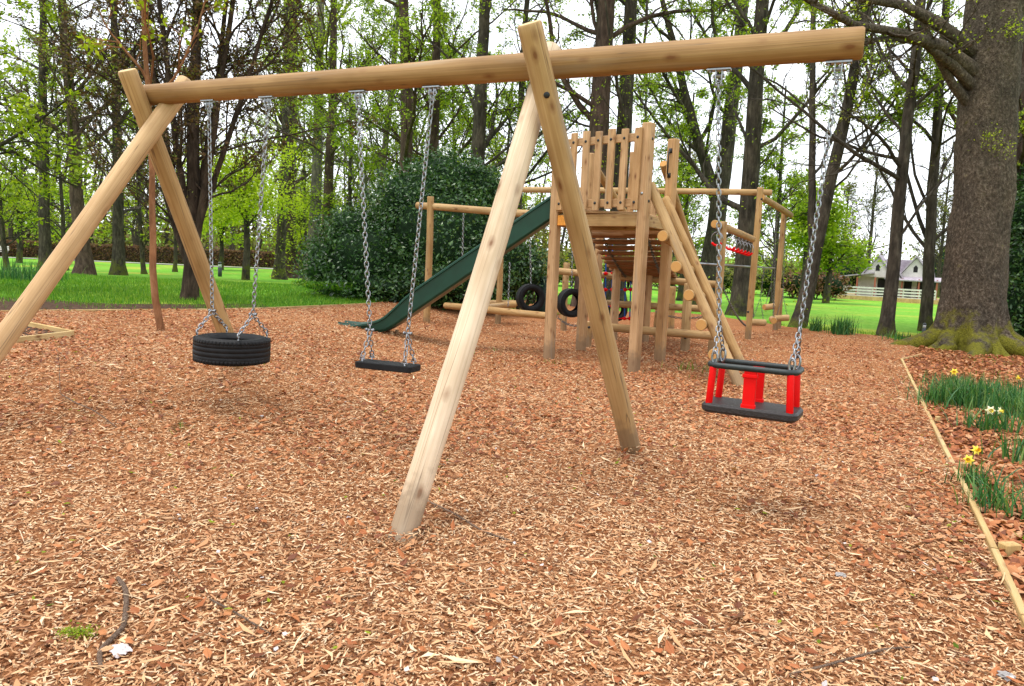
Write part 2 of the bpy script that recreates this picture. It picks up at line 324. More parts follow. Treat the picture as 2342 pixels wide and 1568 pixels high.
def tubes(paths, radii, sides):
    """paths (T,K,3), radii (T,K) -> verts, quads of open tubes"""
    P = np.asarray(paths, float); R = np.asarray(radii, float); T, K, _ = P.shape
    tan = np.gradient(P, axis=1); tan /= np.linalg.norm(tan, axis=2, keepdims=True) + 1e-9
    ref = np.where(np.abs(tan[:, :1, 2:3]) > 0.8, np.array([1.0, 0.03, 0]), np.array([0, 0.02, 1.0])) * np.ones((T, K, 1))
    a = np.cross(tan, ref); a /= np.linalg.norm(a, axis=2, keepdims=True) + 1e-9
    b = np.cross(tan, a)
    th = np.arange(sides) * 2 * np.pi / sides
    V = P[:, :, None, :] + R[:, :, None, None] * (np.cos(th)[None, None, :, None] * a[:, :, None, :] + np.sin(th)[None, None, :, None] * b[:, :, None, :])
    V = V.reshape(-1, 3)
    t, k, s = np.meshgrid(np.arange(T), np.arange(K - 1), np.arange(sides), indexing='ij')
    i0 = (t * K + k) * sides + s; i1 = (t * K + k) * sides + (s + 1) % sides
    q = np.stack([i0, i1, i1 + sides, i0 + sides], -1).reshape(-1, 4)
    return V, q
class Acc:
    def __init__(s): s.V = []; s.F = []; s.m = []; s.n = 0
    def add(s, V, F, mat=0):
        s.V.append(np.asarray(V, float)); s.n0 = s.n; 
        s.F.append(np.asarray(F, np.int64) + s.n); s.m.append(mat); s.n += len(V)
    def tube(s, path, rad, sides=8, mat=0, cap=False):
        path = np.asarray(path, float)[None]; rad = np.broadcast_to(np.asarray(rad, float), path.shape[:2])
        n = s.n; V, q = tubes(path, rad, sides); s.add(V, q, mat)
        if cap:
            K = path.shape[1]
            for e in (0, K - 1):
                ring = n + e * sides + np.arange(sides); c = s.n; s.V.append(path[0, e][None]); s.n += 1
                rr = np.roll(ring, -1); f = np.stack([ring, rr, np.full(sides, c)], -1) if e else np.stack([rr, ring, np.full(sides, c)], -1)
                s.F.append(f); s.m.append(mat)
    def ring(s, c, ax, R, r, n=20, k=7, mat=0, sx=1.0):
        ax = np.asarray(ax, float); ax /= np.linalg.norm(ax); u = np.cross(ax, [0, 0, 1.0] if abs(ax[2]) < 0.9 else [1.0, 0, 0]); u /= np.linalg.norm(u); v = np.cross(ax, u)
        A = np.arange(n) * 2 * np.pi / n; B = np.arange(k) * 2 * np.pi / k
        rad = np.cos(A)[:, None] * u + sx * np.sin(A)[:, None] * v
        V = np.asarray(c) + R * rad[:, None, :] + r * (np.cos(B)[None, :, None] * rad[:, None, :] + np.sin(B)[None, :, None] * ax)
        i, j = np.meshgrid(np.arange(n), np.arange(k), indexing='ij')
        q = np.stack([i * k + j, ((i + 1) % n) * k + j, ((i + 1) % n) * k + (j + 1) % k, i * k + (j + 1) % k], -1).reshape(-1, 4)
        s.add(V.reshape(-1, 3), q, mat)
    def box(s, c, size, Mr=None, mat=0):
        h = np.asarray(size, float) / 2
        V = np.array([[x, y, z] for x in (-1, 1) for y in (-1, 1) for z in (-1, 1)]) * h
        if Mr is not None: V = V @ np.asarray(Mr).T
        s.add(V + np.asarray(c), [[0, 1, 3, 2], [4, 6, 7, 5], [0, 4, 5, 1], [2, 3, 7, 6], [0, 2, 6, 4], [1, 5, 7, 3]], mat)
    def mesh(s, name, mats, smooth=True):
        by = {}
        for f, m in zip(s.F, s.m): by.setdefault((f.shape[1], m), []).append(f)
        ks = list(by); return mesh_np(name, np.concatenate(s.V), [np.concatenate(by[k]) for k in ks], mats, [k[1] for k in ks], smooth)

def axis_matrix(p0, p1, roll=0.0):
    p0 = Vector(p0); d = (Vector(p1) - p0); q = d.to_track_quat('Z', 'Y')
    return Matrix.Translation(p0) @ q.to_matrix().to_4x4() @ Matrix.Rotation(roll, 4, 'Z'), d.length
def log_mesh(name, L, r0, r1, mat, endmat, sides=24, square=False, wob=0.012, cut=0.0):
    """a peeled log standing on its local z axis: rounded arrises, slightly uneven, end grain on both ends"""
    K = max(5, int(L / 0.22)); z = np.concatenate([[0, 0.012], np.linspace(0.06, L - 0.06, K), [L - 0.012, L]])
    t = z / L; r = r0 + (r1 - r0) * t
    if square:
        c = 0.28; pts = []
        for k in range(4):
            a = k * math.pi / 2; 
            for e in (-1, 1):
                x, y = 1.0, e * (1 - c); pts.append((x * math.cos(a) - y * math.sin(a), x * math.sin(a) + y * math.cos(a)))
        ring = np.array(pts); sides = 8
    else:
        th = np.arange(sides) * 2 * np.pi / sides; ring = np.stack([np.cos(th), np.sin(th)], -1)
    ph = rng.uniform(0, 6.28, 6)
    sc = np.ones_like(z); sc[0] = sc[-1] = 0.90
    ox = wob * 0.6 * np.sin(t * 5 + ph[0]) * (0 if square else 1); oy = wob * 0.6 * np.sin(t * 4 + ph[1]) * (0 if square else 1)
    th = np.arctan2(ring[:, 1], ring[:, 0])
    irr = 1 + (0 if square else 1) * (0.022 * np.sin(2 * th[None] + z[:, None] * 1.7 + ph[2]) + 0.012 * np.sin(3 * th[None] - z[:, None] * 3.1 + ph[3]))
    V = np.zeros((len(z), sides, 3))
    V[..., 0] = ring[None, :, 0] * (r * sc)[:, None] * irr + ox[:, None]; V[..., 1] = ring[None, :, 1] * (r * sc)[:, None] * irr + oy[:, None]; V[..., 2] = z[:, None]
    V[-1, :, 2] += cut * ring[:, 0]; V[-2, :, 2] += cut * ring[:, 0]
    n = len(z); i, j = np.meshgrid(np.arange(n - 1), np.arange(sides), indexing='ij')
    q = np.stack([i * sides + j, i * sides + (j + 1) % sides, (i + 1) * sides + (j + 1) % sides, (i + 1) * sides + j], -1).reshape(-1, 4)
    Vf = V.reshape(-1, 3); caps = np.concatenate([V[0], V[-1], [[ox[0], oy[0], 0]], [[ox[-1], oy[-1], L]]]); b = len(Vf)
    jj = np.arange(sides); f0 = np.stack([(jj + 1) % sides + b, jj + b, np.full(sides, b + 2 * sides)], -1)
    f1 = np.stack([jj + b + sides, (jj + 1) % sides + b + sides, np.full(sides, b + 2 * sides + 1)], -1)
    return mesh_np(name, np.concatenate([Vf, caps]), [q, f0, f1], [mat, endmat], [0, 1, 1], not square)
def log(name, p0, p1, r, parent, mat='log', end='end', r1=None, square=False, roll=0.0, sides=22, cut=0.0):
    Mw, L = axis_matrix(p0, p1, roll)
    return link(name, log_mesh(name, L, r, r1 if r1 is not None else r, M[mat], M[end], sides, square, cut=cut), parent, Mw)
def sawn(name, c, ux, uy, uz, size, parent, mat='sawn', bev=0.006):
    """sawn board with small chamfers: axes ux (thickness), uy (width), uz (length)"""
    bm = bmesh.new(); bmesh.ops.create_cube(bm, size=1.0); bmesh.ops.scale(bm, vec=size, verts=bm.verts)
    bmesh.ops.bevel(bm, geom=bm.edges[:], offset=min(bev, min(size) * 0.3), segments=1, affect='EDGES')
    me = bpy.data.meshes.new(name); bm.to_mesh(me); bm.free(); me.materials.append(M[mat])
    ux, uy, uz = [Vector(u).normalized() for u in (ux, uy, uz)]
    Mr = Matrix((ux, uy, uz)).transposed().to_4x4()
    return link(name, me, parent, Matrix.Translation(Vector(c)) @ Mr)
_bolt = None
def bolt(c, n, parent, mat='blackcap', r=0.028):
    """domed bolt cap facing along n"""
    A = Acc(); zz = [0, 0.35, 0.62]; rr = [1, 0.95, 0.6]
    A.tube([[0, 0, -r * 0.4], [0, 0, r * 0.2], [0, 0, r * 0.42]], [r, r * 0.95, r * 0.55], 10, 0, True)
    Mw = axis_matrix(c, Vector(c) + Vector(n))[0]
    return link('bolt', A.mesh('bolt', [M[mat]]), parent, Mw)

# chain links share one mesh per size
_links = {}
def link_mesh(L, wdt, th, mat):
    key = (round(L, 4), mat)
    if key not in _links:
        A = Acc(); n = 12; t = np.arange(n) / n * 2 * np.pi
        x = (wdt / 2) * np.cos(t); z = (L / 2 - wdt / 2) * np.sign(np.sin(t)) * (np.abs(np.sin(t)) > 0.3) + (wdt / 2) * np.sin(t)
        P = np.stack([x, 0 * x, z], -1)[None]
        P = np.concatenate([P, P[:, :1]], 1); V, q = tubes(P, np.full(P.shape[:2], th), 5)
        k = 5; V = V[:-k]; q = np.where(q >= n * k, q - n * k, q); A.add(V, q)
        _links[key] = A.mesh('chain_link', [M[mat]])
    return _links[key]
def chain_links(p0, p1, parent, L=0.05, wdt=0.03, th=0.0042, mat='steel', sag=0.0, name='chain_link'):
    p0, p1 = np.asarray(p0, float), np.asarray(p1, float); D = np.linalg.norm(p1 - p0); pitch = L - 2.3 * th * 1.0
    n = max(2, int(D / pitch)); me = link_mesh(L, wdt, th, mat); pts = []
    for i in range(n + 1):
        t = i / n; p = p0 + (p1 - p0) * t; p[2] -= sag * 4 * t * (1 - t); pts.append(p)
    tw = random.uniform(0, 3)
    for i in range(n):
        a, b = pts[i], pts[i + 1]; c = (a + b) / 2
        q = Vector(b - a).to_track_quat('Z', 'Y').to_matrix().to_4x4()
        Mw = Matrix.Translation(Vector(c)) @ q @ Matrix.Rotation(tw + (math.pi / 2 if i % 2 else 0) + random.uniform(-.12, .12), 4, 'Z')
        link(name, me, parent, Mw)
def chain_joined(p0, p1, name, parent, L=0.06, wdt=0.036, th=0.006, mat='rope', sag=0.0):
    """a chain too far off to pick its links apart: one part"""
    p0, p1 = np.asarray(p0, float), np.asarray(p1, float); D = np.linalg.norm(p1 - p0); n = max(3, int(D / (L - 2 * th)))
    A = Acc(); d = (p1 - p0) / D; u = np.cross(d, [0.3, 1, 0.2]); u /= np.linalg.norm(u); v = np.cross(d, u)
    for i in range(n):
        t = (i + .5) / n; c = p0 + (p1 - p0) * t; c[2] -= sag * 4 * t * (1 - t)
        e = u if i % 2 else v
        tt = np.arange(7) / 6 * 2 * np.pi
        P = c + np.outer(np.cos(tt) * wdt / 2, e) + np.outer(np.sin(tt) * L / 2, d)
        A.tube(P, th, 4)
    o = link(name, A.mesh(name, [M[mat]]), parent); o['kind'] = 'stuff'; return o
def shackle(A, p, ax, s=0.022):
    """a bow and its pin"""
    p = np.asarray(p, float); ax = np.asarray(ax, float) / np.linalg.norm(ax)
    t = np.linspace(-0.2, np.pi + 0.2, 9); P = p + np.outer(np.cos(t) * s, ax) + np.outer(np.sin(t) * s * 1.3, [0, 0, 1.0])
    A.tube(P, s * 0.26, 6, 0, True); A.tube([p - ax * s * 1.5 - [0, 0, s * .3], p + ax * s * 1.5 - [0, 0, s * .3]], s * 0.3, 6, 0, True)

# ------------------------------------------------------------------ setting: lawn, bark pit, leaf bed, path
def inpoly(x, y, poly):
    x = np.asarray(x); y = np.asarray(y); ins = np.zeros(x.shape, bool); n = len(poly)
    for i in range(n):
        x0, y0 = poly[i]; x1, y1 = poly[(i + 1) % n]
        c = ((y0 > y) != (y1 > y)) & (x < (x1 - x0) * (y - y0) / (y1 - y0 + 1e-12) + x0); ins ^= c
    return ins
def G2(px, py): return tuple(ground_at(px, py)[:2])
pit_back = [G2(-250, 716), G2(0, 714), G2(160, 712), G2(300, 711), G2(450, 710), G2(600, 707), G2(800, 698), G2(940, 690)]
pit_right = [G2(1180, 684), G2(1250, 690), G2(1330, 700), G2(1400, 711), G2(1480, 714), G2(1560, 716), G2(1640, 722), G2(1720, 735), G2(1800, 748), G2(1900, 757), G2(2000, 767), G2(2060, 779), G2(2098, 797), G2(2066, 818)]
edge_pts = [G2(2062, 826), G2(2104, 916), G2(2160, 1035), G2(2212, 1140), G2(2272, 1272), G2(2342, 1430), G2(2480, 1740)]
PIT = pit_back + pit_right + edge_pts + [(2.2, -2.5), (-15, -2.5), (-15, pit_back[0][1])]
BED = [tuple(np.array(p) + (0.02, 0)) for p in edge_pts][::-1] + [pit_right[-1], pit_right[-2], (pit_right[-3][0] + .4, pit_right[-3][1] - .2), (9.5, 18.5), (16, 19.5), (17, 12), (9, 1.5), (4, -2.5), (2.25, -2.5)]
def sheet(name, poly, mat, step, lift, kind='structure'):
    P = np.array(poly); lo, hi = P.min(0), P.max(0)
    dense = []
    for i in range(len(poly)):
        a, b = P[i], P[(i + 1) % len(poly)]; n = max(1, int(np.linalg.norm(b - a) / (step * 1.5)))
        for k in range(n): dense.append(a + (b - a) * k / n)
    gx, gy = np.meshgrid(np.arange(lo[0], hi[0], step), np.arange(lo[1], hi[1], step))
    gx = gx + rng.uniform(-.2, .2, gx.shape) * step; gy = gy + rng.uniform(-.2, .2, gy.shape) * step
    m = inpoly(gx.ravel(), gy.ravel(), poly); pts = [Vector(p) for p in dense] + [Vector((a, b)) for a, b in zip(gx.ravel()[m], gy.ravel()[m])]
    nb = len(dense); r = delaunay_2d_cdt(pts, [], [list(range(nb))], 1, 1e-5)
    V2 = np.array([(v.x, v.y) for v in r[0]]); V = np.column_stack([V2, gz(V2[:, 0], V2[:, 1]) + lift])
    o = link(name, mesh_np(name, V, [np.array([f for f in r[2] if len(f) == 3])], [M[mat]]))
    o['kind'] = kind; return o
xs = np.concatenate([[-900, -500, -250, -150], np.arange(-100, -20, 2.5), np.arange(-20, 24, 0.45), np.arange(24, 110, 2.5), [150, 250, 500, 900]])
ys = np.concatenate([[-300, -100, -40, -15], np.arange(-6, 30, 0.45), np.arange(30, 110, 1.8), [130, 160, 220, 320, 500, 900, 1500]])
gx, gy = np.meshgrid(xs, ys, indexing='ij'); zz = gz(gx, gy)
zz = zz - 0.12 * inpoly(gx, gy, PIT) - 0.10 * (inpoly(gx, gy, BED) & ~inpoly(gx, gy, PIT))
nx, ny = gx.shape; i, j = np.meshgrid(np.arange(nx - 1), np.arange(ny - 1), indexing='ij'); k = i * ny + j
lawn = link('lawn', mesh_np('lawn', np.stack([gx, gy, zz], -1).reshape(-1, 3), [np.stack([k, k + ny, k + ny + 1, k + 1], -1).reshape(-1, 4)], [M['lawn']])); lawn['kind'] = 'structure'
bark_floor = sheet('bark_floor', PIT, 'mulch', 0.22, 0.012)
leaf_bed = sheet('leaf_bed', BED, 'litterbed', 0.3, 0.004)
path_pts = [(-75, 79), (-30, 79.5), (0, 79), (20, 78), (20, 80.6), (0, 82), (-30, 82.4), (-75, 82)]
sheet('path', path_pts, 'path', 2.0, 0.05)

# wood chips, dead leaves, grass ----------------------------------------------------------------
def scatter(n, poly, density, xr, yr, cull=350):
    """random ground points in a polygon, thinned by density(x, y) in 0..1 and to the part of the place near the view"""
    outp = []; got = 0
    while got < n:
        x = rng.uniform(*xr, n * 2); y = rng.uniform(*yr, n * 2)
        m = inpoly(x, y, poly) & (rng.random(n * 2) < density(x, y)); x, y = x[m], y[m]
        px, py, z = proj(np.stack([x, y, np.zeros_like(x)], -1)); m = (z > 0.5) & (px > -cull) & (px < 2342 + cull) & (py < 1568 + cull)
        x, y = x[m], y[m]; outp.append(np.stack([x, y], -1)); got += len(x)
    return np.concatenate(outp)[:n]
def chips(name, P, Lr, Wr, mat, lift=0.0, tilt=0.28, leafy=False, lay=None):
    n = len(P); z = gz(P[:, 0], P[:, 1]) + 0.014 + lift + rng.uniform(0, 0.012, n)
    L = np.clip(Lr[0] * np.exp(np.abs(rng.normal(0, .62, n))), Lr[0], Lr[1]); Wd = rng.uniform(*Wr, n); a = rng.uniform(0, 2 * np.pi, n); 
    d = np.stack([np.cos(a), np.sin(a), rng.normal(0, tilt, n)], -1); d /= np.linalg.norm(d, axis=1, keepdims=True)
    up = np.stack([rng.normal(0, tilt, n), rng.normal(0, tilt, n), np.ones(n)], -1); s = np.cross(d, up); s /= np.linalg.norm(s, axis=1, keepdims=True); u = np.cross(s, d)
    C = np.column_stack([P, z])
    t = (Wd * (0.16 if leafy else 0.38))[:, None] * u; h = (L / 2)[:, None] * d; q = (Wd / 2)[:, None] * s
    k0, k1 = rng.uniform(0.25, 1, n)[:, None], rng.uniform(0.25, 1, n)[:, None]
    bend = (rng.normal(0, 0.10, n) * L)[:, None] * (u if leafy else s)
    if leafy: k0 *= 0.35; k1 *= 0.25; q = q * 1.25
    V = np.stack([C - h - q * k0, C - h + q * k0, C + q - t * .3 + bend, C + h + q * k1, C + h - q * k1, C - q - t * .3 + bend, C - h * .8 + t, C + h * .75 + t + bend * .3], 1)
    F4 = np.array([[1, 2, 7, 6], [5, 0, 6, 7]]); F3 = np.array([[2, 3, 7], [4, 5, 7], [3, 4, 7]])   # two long faces either side of a ridge, a tapering far end
    q4 = [(np.arange(n)[:, None, None] * 8 + F4[None]).reshape(-1, 4), (np.arange(n)[:, None, None] * 8 + F3[None]).reshape(-1, 3)]
    o = link(name, mesh_np(name, V.reshape(-1, 3), q4, [M[mat]], None, False)); o['kind'] = 'stuff'; return o
dist = lambda x, y: np.hypot(x, y)
dens = lambda x, y: np.clip(1.0 / (1 + (dist(x, y) / 4.5) ** 2.2) * 1.15, 0, 1)
leafpatch = lambda x, y: 0.35 + 0.65 * sst((np.sin(x * 1.1 + 1.7 * np.sin(y * .6)) * np.sin(y * 0.8 + 0.4 * x) + 0.1) * 1.6)
chips('wood_chips', scatter(215000, PIT, dens, (-12, 9), (1.0, 18)), (0.016, 0.11), (0.003, 0.0105), 'chip')
chips('dead_leaves', scatter(23000, PIT, lambda x, y: np.clip(0.035 + sst((dist(x, y) - 3.5) / 6) * .9 + .30 * sst((x - .4) / 2.5) * sst((y - 2) / 3), 0, 1) * dens(x, y) * leafpatch(x, y), (-12, 9), (1.0, 18)), (0.032, 0.07), (0.016, 0.034), 'litter', 0.012, 0.3, True)
bits = scatter(240, PIT, dens, (-12, 9), (1.0, 12)); chips('leaf_bits', bits, (0.018, 0.04), (0.008, 0.018), 'leafgreen', 0.02, 0.3, True)
chips('pale_bits', scatter(110, PIT, dens, (-12, 9), (1.0, 12)), (0.014, 0.03), (0.01, 0.022), 'grit', 0.02, 0.3, True)
chips('splinters', scatter(1500, PIT, dens, (-12, 9), (1.0, 9)), (0.06, 0.16), (0.003, 0.008), 'chip', 0.018, 0.16)
chips('bed_leaves', scatter(30000, BED, lambda x, y: np.clip(1.1 / (1 + (dist(x, y) / 7) ** 2), 0, 1), (1.5, 17), (.4, 20), 1100), (0.04, 0.085), (0.025, 0.05), 'litter', 0.006, 0.4, True)

def blades(name, P, hr, wd, mat, lean=0.35, parent=None, zoff=0.0, kind='stuff', bend=0.5, seg=2, z=None):
    n = len(P); H = rng.uniform(*hr, n); a = rng.uniform(0, 2 * np.pi, n); l = np.abs(rng.normal(0, lean, n))
    z = gz(P[:, 0], P[:, 1]) + zoff if z is None else z
    base = np.column_stack([P, z]); dirh = np.stack([np.cos(a), np.sin(a), 0 * a], -1); s = np.stack([-np.sin(a + rng.uniform(-1, 1, n)), np.cos(a), 0 * a], -1) * (wd / 2)
    up = np.array([0, 0, 1.0]); rows = []
    for k in range(seg + 1):
        t = k / seg; c = base + (H * t * (1 - .25 * l * t))[:, None] * up + (H * l * (t ** 2 * bend + t * (1 - bend)))[:, None] * dirh
        wk = 1 - t ** 2
        rows += [c - s * wk, c + s * wk] if k < seg else [c]
    V = np.stack(rows, 1); m = V.shape[1]; o0 = np.arange(n)[:, None] * m
    F4 = [np.stack([o0[:, 0] + 2 * k, o0[:, 0] + 2 * k + 1, o0[:, 0] + 2 * k + 3, o0[:, 0] + 2 * k + 2], -1) for k in range(seg - 1)]
    F3 = np.stack([o0[:, 0] + 2 * seg - 2, o0[:, 0] + 2 * seg - 1, o0[:, 0] + 2 * seg], -1)
    me = mesh_np(name, V.reshape(-1, 3), ([np.concatenate(F4)] if F4 else []) + [F3], [M[mat]], None, True)
    o = link(name, me, parent, None if parent is None else Matrix.Identity(4))
    if kind: o['kind'] = kind
    return o
bank = [G2(-350, 716), G2(0, 714), G2(300, 711), G2(600, 707), G2(800, 698), G2(940, 690), G2(1000, 688)]
bank = [(x, y + 0.05) for x, y in bank] + [(1.5, 21), (-1, 27), (-24, 30), (-26, 22)]
blades('bank_grass', scatter(95000, bank, lambda x, y: np.clip(((y - 13.0 - .35 * np.sin(x * 1.7)) / 2.2) + 0.3 * np.sin(x * 2.1) * np.sin(y * 1.9 + x), 0.03, 1) * np.clip(16 / y, 0, 1) ** 1.3, (-24, 2), (9, 30)), (0.04, 0.13), 0.014, 'blade', 0.55, seg=1)
blades('bed_weeds', scatter(900, BED, lambda x, y: np.clip(1.1 / (1 + (dist(x, y) / 6) ** 2), 0, 1) * (np.sin(x * 2.3) * np.sin(y * 1.9 + 1) > .25), (1.5, 14), (1.5, 15)), (0.03, 0.11), 0.009, 'blade', 0.8, seg=2)
rim = [tuple(np.array(p)) for p in pit_right[6:-2]] ; rim = rim + [(x + .6 * (1 if k > 2 else .3), y + .75) for k, (x, y) in enumerate(rim)][::-1]
blades('verge_grass', scatter(1300, rim, lambda x, y: 1 + 0 * x, (3, 12), (10, 22)), (0.03, 0.11), 0.012, 'blade', 0.6, seg=1)
# ------------------------------------------------------------------ swing frame
BZ = 2.75
bl, brr = flat(352, 214, BZ), flat(1976, 100, BZ)
bd = (brr - bl) / np.linalg.norm(brr - bl)
bl = bl - bd * 0.12
bn = np.array([-bd[1], bd[0], 0.0])           # away from the camera
midp = flat(1236, 152, BZ)
frame = thing('swing_frame', 'long pale log swing frame with one beam over two crossed leg pairs', 'swing frame', (midp[0], midp[1], 0))
log('beam', bl, brr, 0.083, frame, 'beam', 'end', r1=0.088, roll=0.4, sides=30)
R_L = 0.076
# near pair: the back-footed leg crosses on the camera side of the beam
rb = ground_at(1445, 1035); nb = ground_at(921, 1232)
def leg(foot, px, py, Y, r=R_L, over=0.0, mat='log', end='endpale'):
    top = at(px, py, Y); d = (top - foot) / np.linalg.norm(top - foot)
    return log('leg', foot - d * 0.12, top + d * over, r, frame, mat, end, r1=r * 1.0, roll=random.uniform(0, 6), sides=30), foot, top
Ym = midp[1]
_, f1, t1 = leg(rb, 1211, 52, Ym - 0.36)
_, f2, t2 = leg(nb, 1262, 112, Ym + 0.22, mat='pale')
# far pair
rbl = ground_at(549, 842)
_, f3, t3 = leg(rbl, 288, 160, 6.24)
nbl = min((at(428 - 585 * s, 188 + 812 * s, 4.95) for s in np.linspace(.8, 1.5, 300)), key=lambda p: abs(p[2] - gz(p[0], p[1])))
_, f4, t4 = leg(nbl, 428, 188, 6.60, mat='pink')
def on(a, b, t): return np.asarray(a) + (np.asarray(b) - np.asarray(a)) * t
toward = lambda P: (EYEP - P) / np.linalg.norm(EYEP - P)
for P, rr, mt, nrm in ((on(f1, t1, 0.868), R_L, 'blackcap', None), (on(f1, t1, 0.80), R_L, 'steel', np.array([0.95, -0.1, 0.1])), (on(f4, t4, 0.855), R_L, 'steel', None), (on(f3, t3, 0.865), R_L, 'blackcap', np.array([-0.8, -0.6, 0]))):
    n = toward(P) if nrm is None else nrm / np.linalg.norm(nrm)
    bolt(P + n * rr, n, frame, mt, 0.021 if mt == 'blackcap' else 0.012)
for ft, dv, nn in ((f1, .13, 150), (f2, .13, 260), (f3, .15, 90)):     # chips heaped against the feet
    a = rng.uniform(0, 2 * np.pi, nn); rr_ = .085 + np.abs(rng.normal(0, dv, nn)); P = np.stack([ft[0] + np.cos(a) * rr_, ft[1] + np.sin(a) * rr_ * .9], -1)
    chips('heaped_chips', P, (.016, .10), (.003, .011), 'chip', .05 * np.exp(-((rr_ - .085) / .11) ** 2), .45)
    P = P[rng.random(nn) < .14]; chips('heaped_leaves', P, (.03, .07), (.018, .034), 'litter', .05, .5, True)
def on_beam(px):
    lo, hi = 0.0, float(np.linalg.norm(brr - bl))
    for _ in range(50):
        m = (lo + hi) / 2
        if proj(bl + bd * m)[0] < px: lo = m
        else: hi = m
    return bl + bd * lo
hooks = []
for px in (478, 612, 820, 990, 1648, 1922):
    P = on_beam(px); t = np.linalg.norm(P - bl) / np.linalg.norm(brr - bl); r = 0.083 + 0.005 * t; hooks.append(P - [0, 0, r + 0.085])
    A = Acc(); Mr = np.stack([bd, bn, [0, 0, 1.0]], 1); c = P - np.array([0, 0, r + 0.003])
    A.box(c, (0.135, 0.055, 0.009), Mr); A.box(c + bd * 0.018 - [0, 0, .028], (0.006, 0.03, 0.052), Mr); A.box(c - bd * 0.018 - [0, 0, .028], (0.006, 0.03, 0.052), Mr)
    A.tube([c - bd * 0.032 - [0, 0, .036], c + bd * 0.032 - [0, 0, .036]], 0.011, 10, 0, True)
    for e in (-1, 1): A.tube([c + bd * e * .05 - [0, 0, .001], c + bd * e * .05 - [0, 0, .014]], 0.010, 6, 0, True)
    hk = link('hanger', A.mesh('hanger', [M['steel']], False), frame)
    B = Acc(); B.ring(c - [0, 0, .058], bn, 0.017, 0.005, 14, 6); link('swivel', B.mesh('swivel', [M['steel']]), hk)

def y_chain(sw, top, join, ends, L=0.046, wdt=0.029, th=0.0046, fit=None):
    """a chain from the hanger to a joint, then two short legs; links are parts of the chain"""
    A = Acc(); shackle(A, top, bd, 0.018)
    ch = link('chain', A.mesh('chain', [M['steel']]), sw)
    if fit != 'plain':
        A = Acc()
        A.tube([join - bd * 0.035, join + bd * 0.035], 0.0085, 8, 0, True)
        A.tube([join - bd * 0.035, join - bd * 0.024], 0.013, 8, 0, True); A.tube([join + bd * 0.024, join + bd * 0.035], 0.013, 8, 0, True)
        link('toggle', A.mesh('toggle', [M['steel']]), ch)
    chain_links(top, join, ch, L, wdt, th)
    for e in ends: chain_links(join - [0, 0, .006], e, ch, L, wdt, th)
    return ch
# ---- tyre swing
ta, tb = hooks[0], hooks[1]; tm = (ta + tb) / 2
zt = z_over(tm, 768)
tc_ = np.array([*(tm - bd * .055)[:2], zt])
tyre_sw = thing('tyre_swing', 'black car tyre hung flat on four short chains as a swing', 'swing', (tc_[0], tc_[1], zt - 0.2))
def tyre_mesh(name, R, Wd, grooves=True):
    prof = []   # (radius, z) closed profile, outer tread to inner bead
    h = Wd / 2
    tread = [(-0.86, .965), (-0.62, .992), (-0.40, 1.0), (-0.38, .988), (-0.355, .988), (-0.33, 1.0), (-.03, 1.0), (-.018, .993), (.018, .993), (.03, 1.0), (.33, 1.0), (.355, .988), (.38, .988), (.40, 1.0), (.62, .992), (.86, .965)]
    for z, r in tread: prof.append((R * r, h * z))
    prof += [(R * .92, h * .96), (R * .85, h * 1.03), (R * .74, h * 1.02), (R * .64, h * .86), (R * .585, h * .70), (R * .57, h * .60), (R * .60, h * .56), (R * .72, h * .82), (R * .86, h * .8), (R * .92, h * .5), (R * .925, 0)]
    prof += [(r, -z) for r, z in prof[::-1][1:11]]
    n = 72; m = len(prof); pr = np.array(prof); A = np.arange(n) / n * 2 * np.pi
    V = np.stack([np.cos(A)[:, None] * pr[None, :, 0], np.sin(A)[:, None] * pr[None, :, 0], np.ones(n)[:, None] * pr[None, :, 1]], -1)
    i, j = np.meshgrid(np.arange(n), np.arange(m), indexing='ij'); q = np.stack([i * m + j, ((i + 1) % n) * m + j, ((i + 1) % n) * m + (j + 1) % m, i * m + (j + 1) % m], -1).reshape(-1, 4)
    acc = Acc(); acc.add(V.reshape(-1, 3), q)
    if grooves:   # shoulder and tread blocks: small proud bars round both shoulders
        for k in range(60):
            a = k / 60 * 2 * np.pi; ca, sa = math.cos(a), math.sin(a)
            for s in (-1, 1):
                Mr = np.array([[ca, -sa, 0], [sa, ca, 0], [0, 0, 1]])
                acc.box([ca * R * .9675, sa * R * .9675, s * h * .74], (R * .048, R * .090, h * .34), Mr)
    me = acc.mesh(name, [M['rubber']]); return me
me = tyre_mesh('tyre', 0.302, 0.205)
lean = Matrix.Rotation(math.radians(1.5), 4, 'Y')
link('tyre', me, tyre_sw, Matrix.Translation(Vector((tc_[0], tc_[1], zt - 0.112))) @ lean)
for hk, dx in ((ta, -1), (tb, 1)):
    base = tc_ + bd * dx * 0.19
    jn = np.array([base[0], base[1], zt + 0.19]) + bd * dx * 0.03
    ends = [tc_ + bd * dx * 0.22 + bn * 0.16 + [0, 0, .035], tc_ + bd * dx * 0.22 - bn * 0.16 + [0, 0, .035]]
    y_chain(tyre_sw, hk, jn, ends)
    for e in ends:
        A = Acc(); A.ring(e - [0, 0, .012], bn * .6 + bd, 0.021, 0.005, 16, 6); A.tube([e - [0, 0, .03], e - [0, 0, .06]], .006, 6, 0, True)
        link('eye_bolt', A.mesh('eye_bolt', [M['steel']]), tyre_sw)
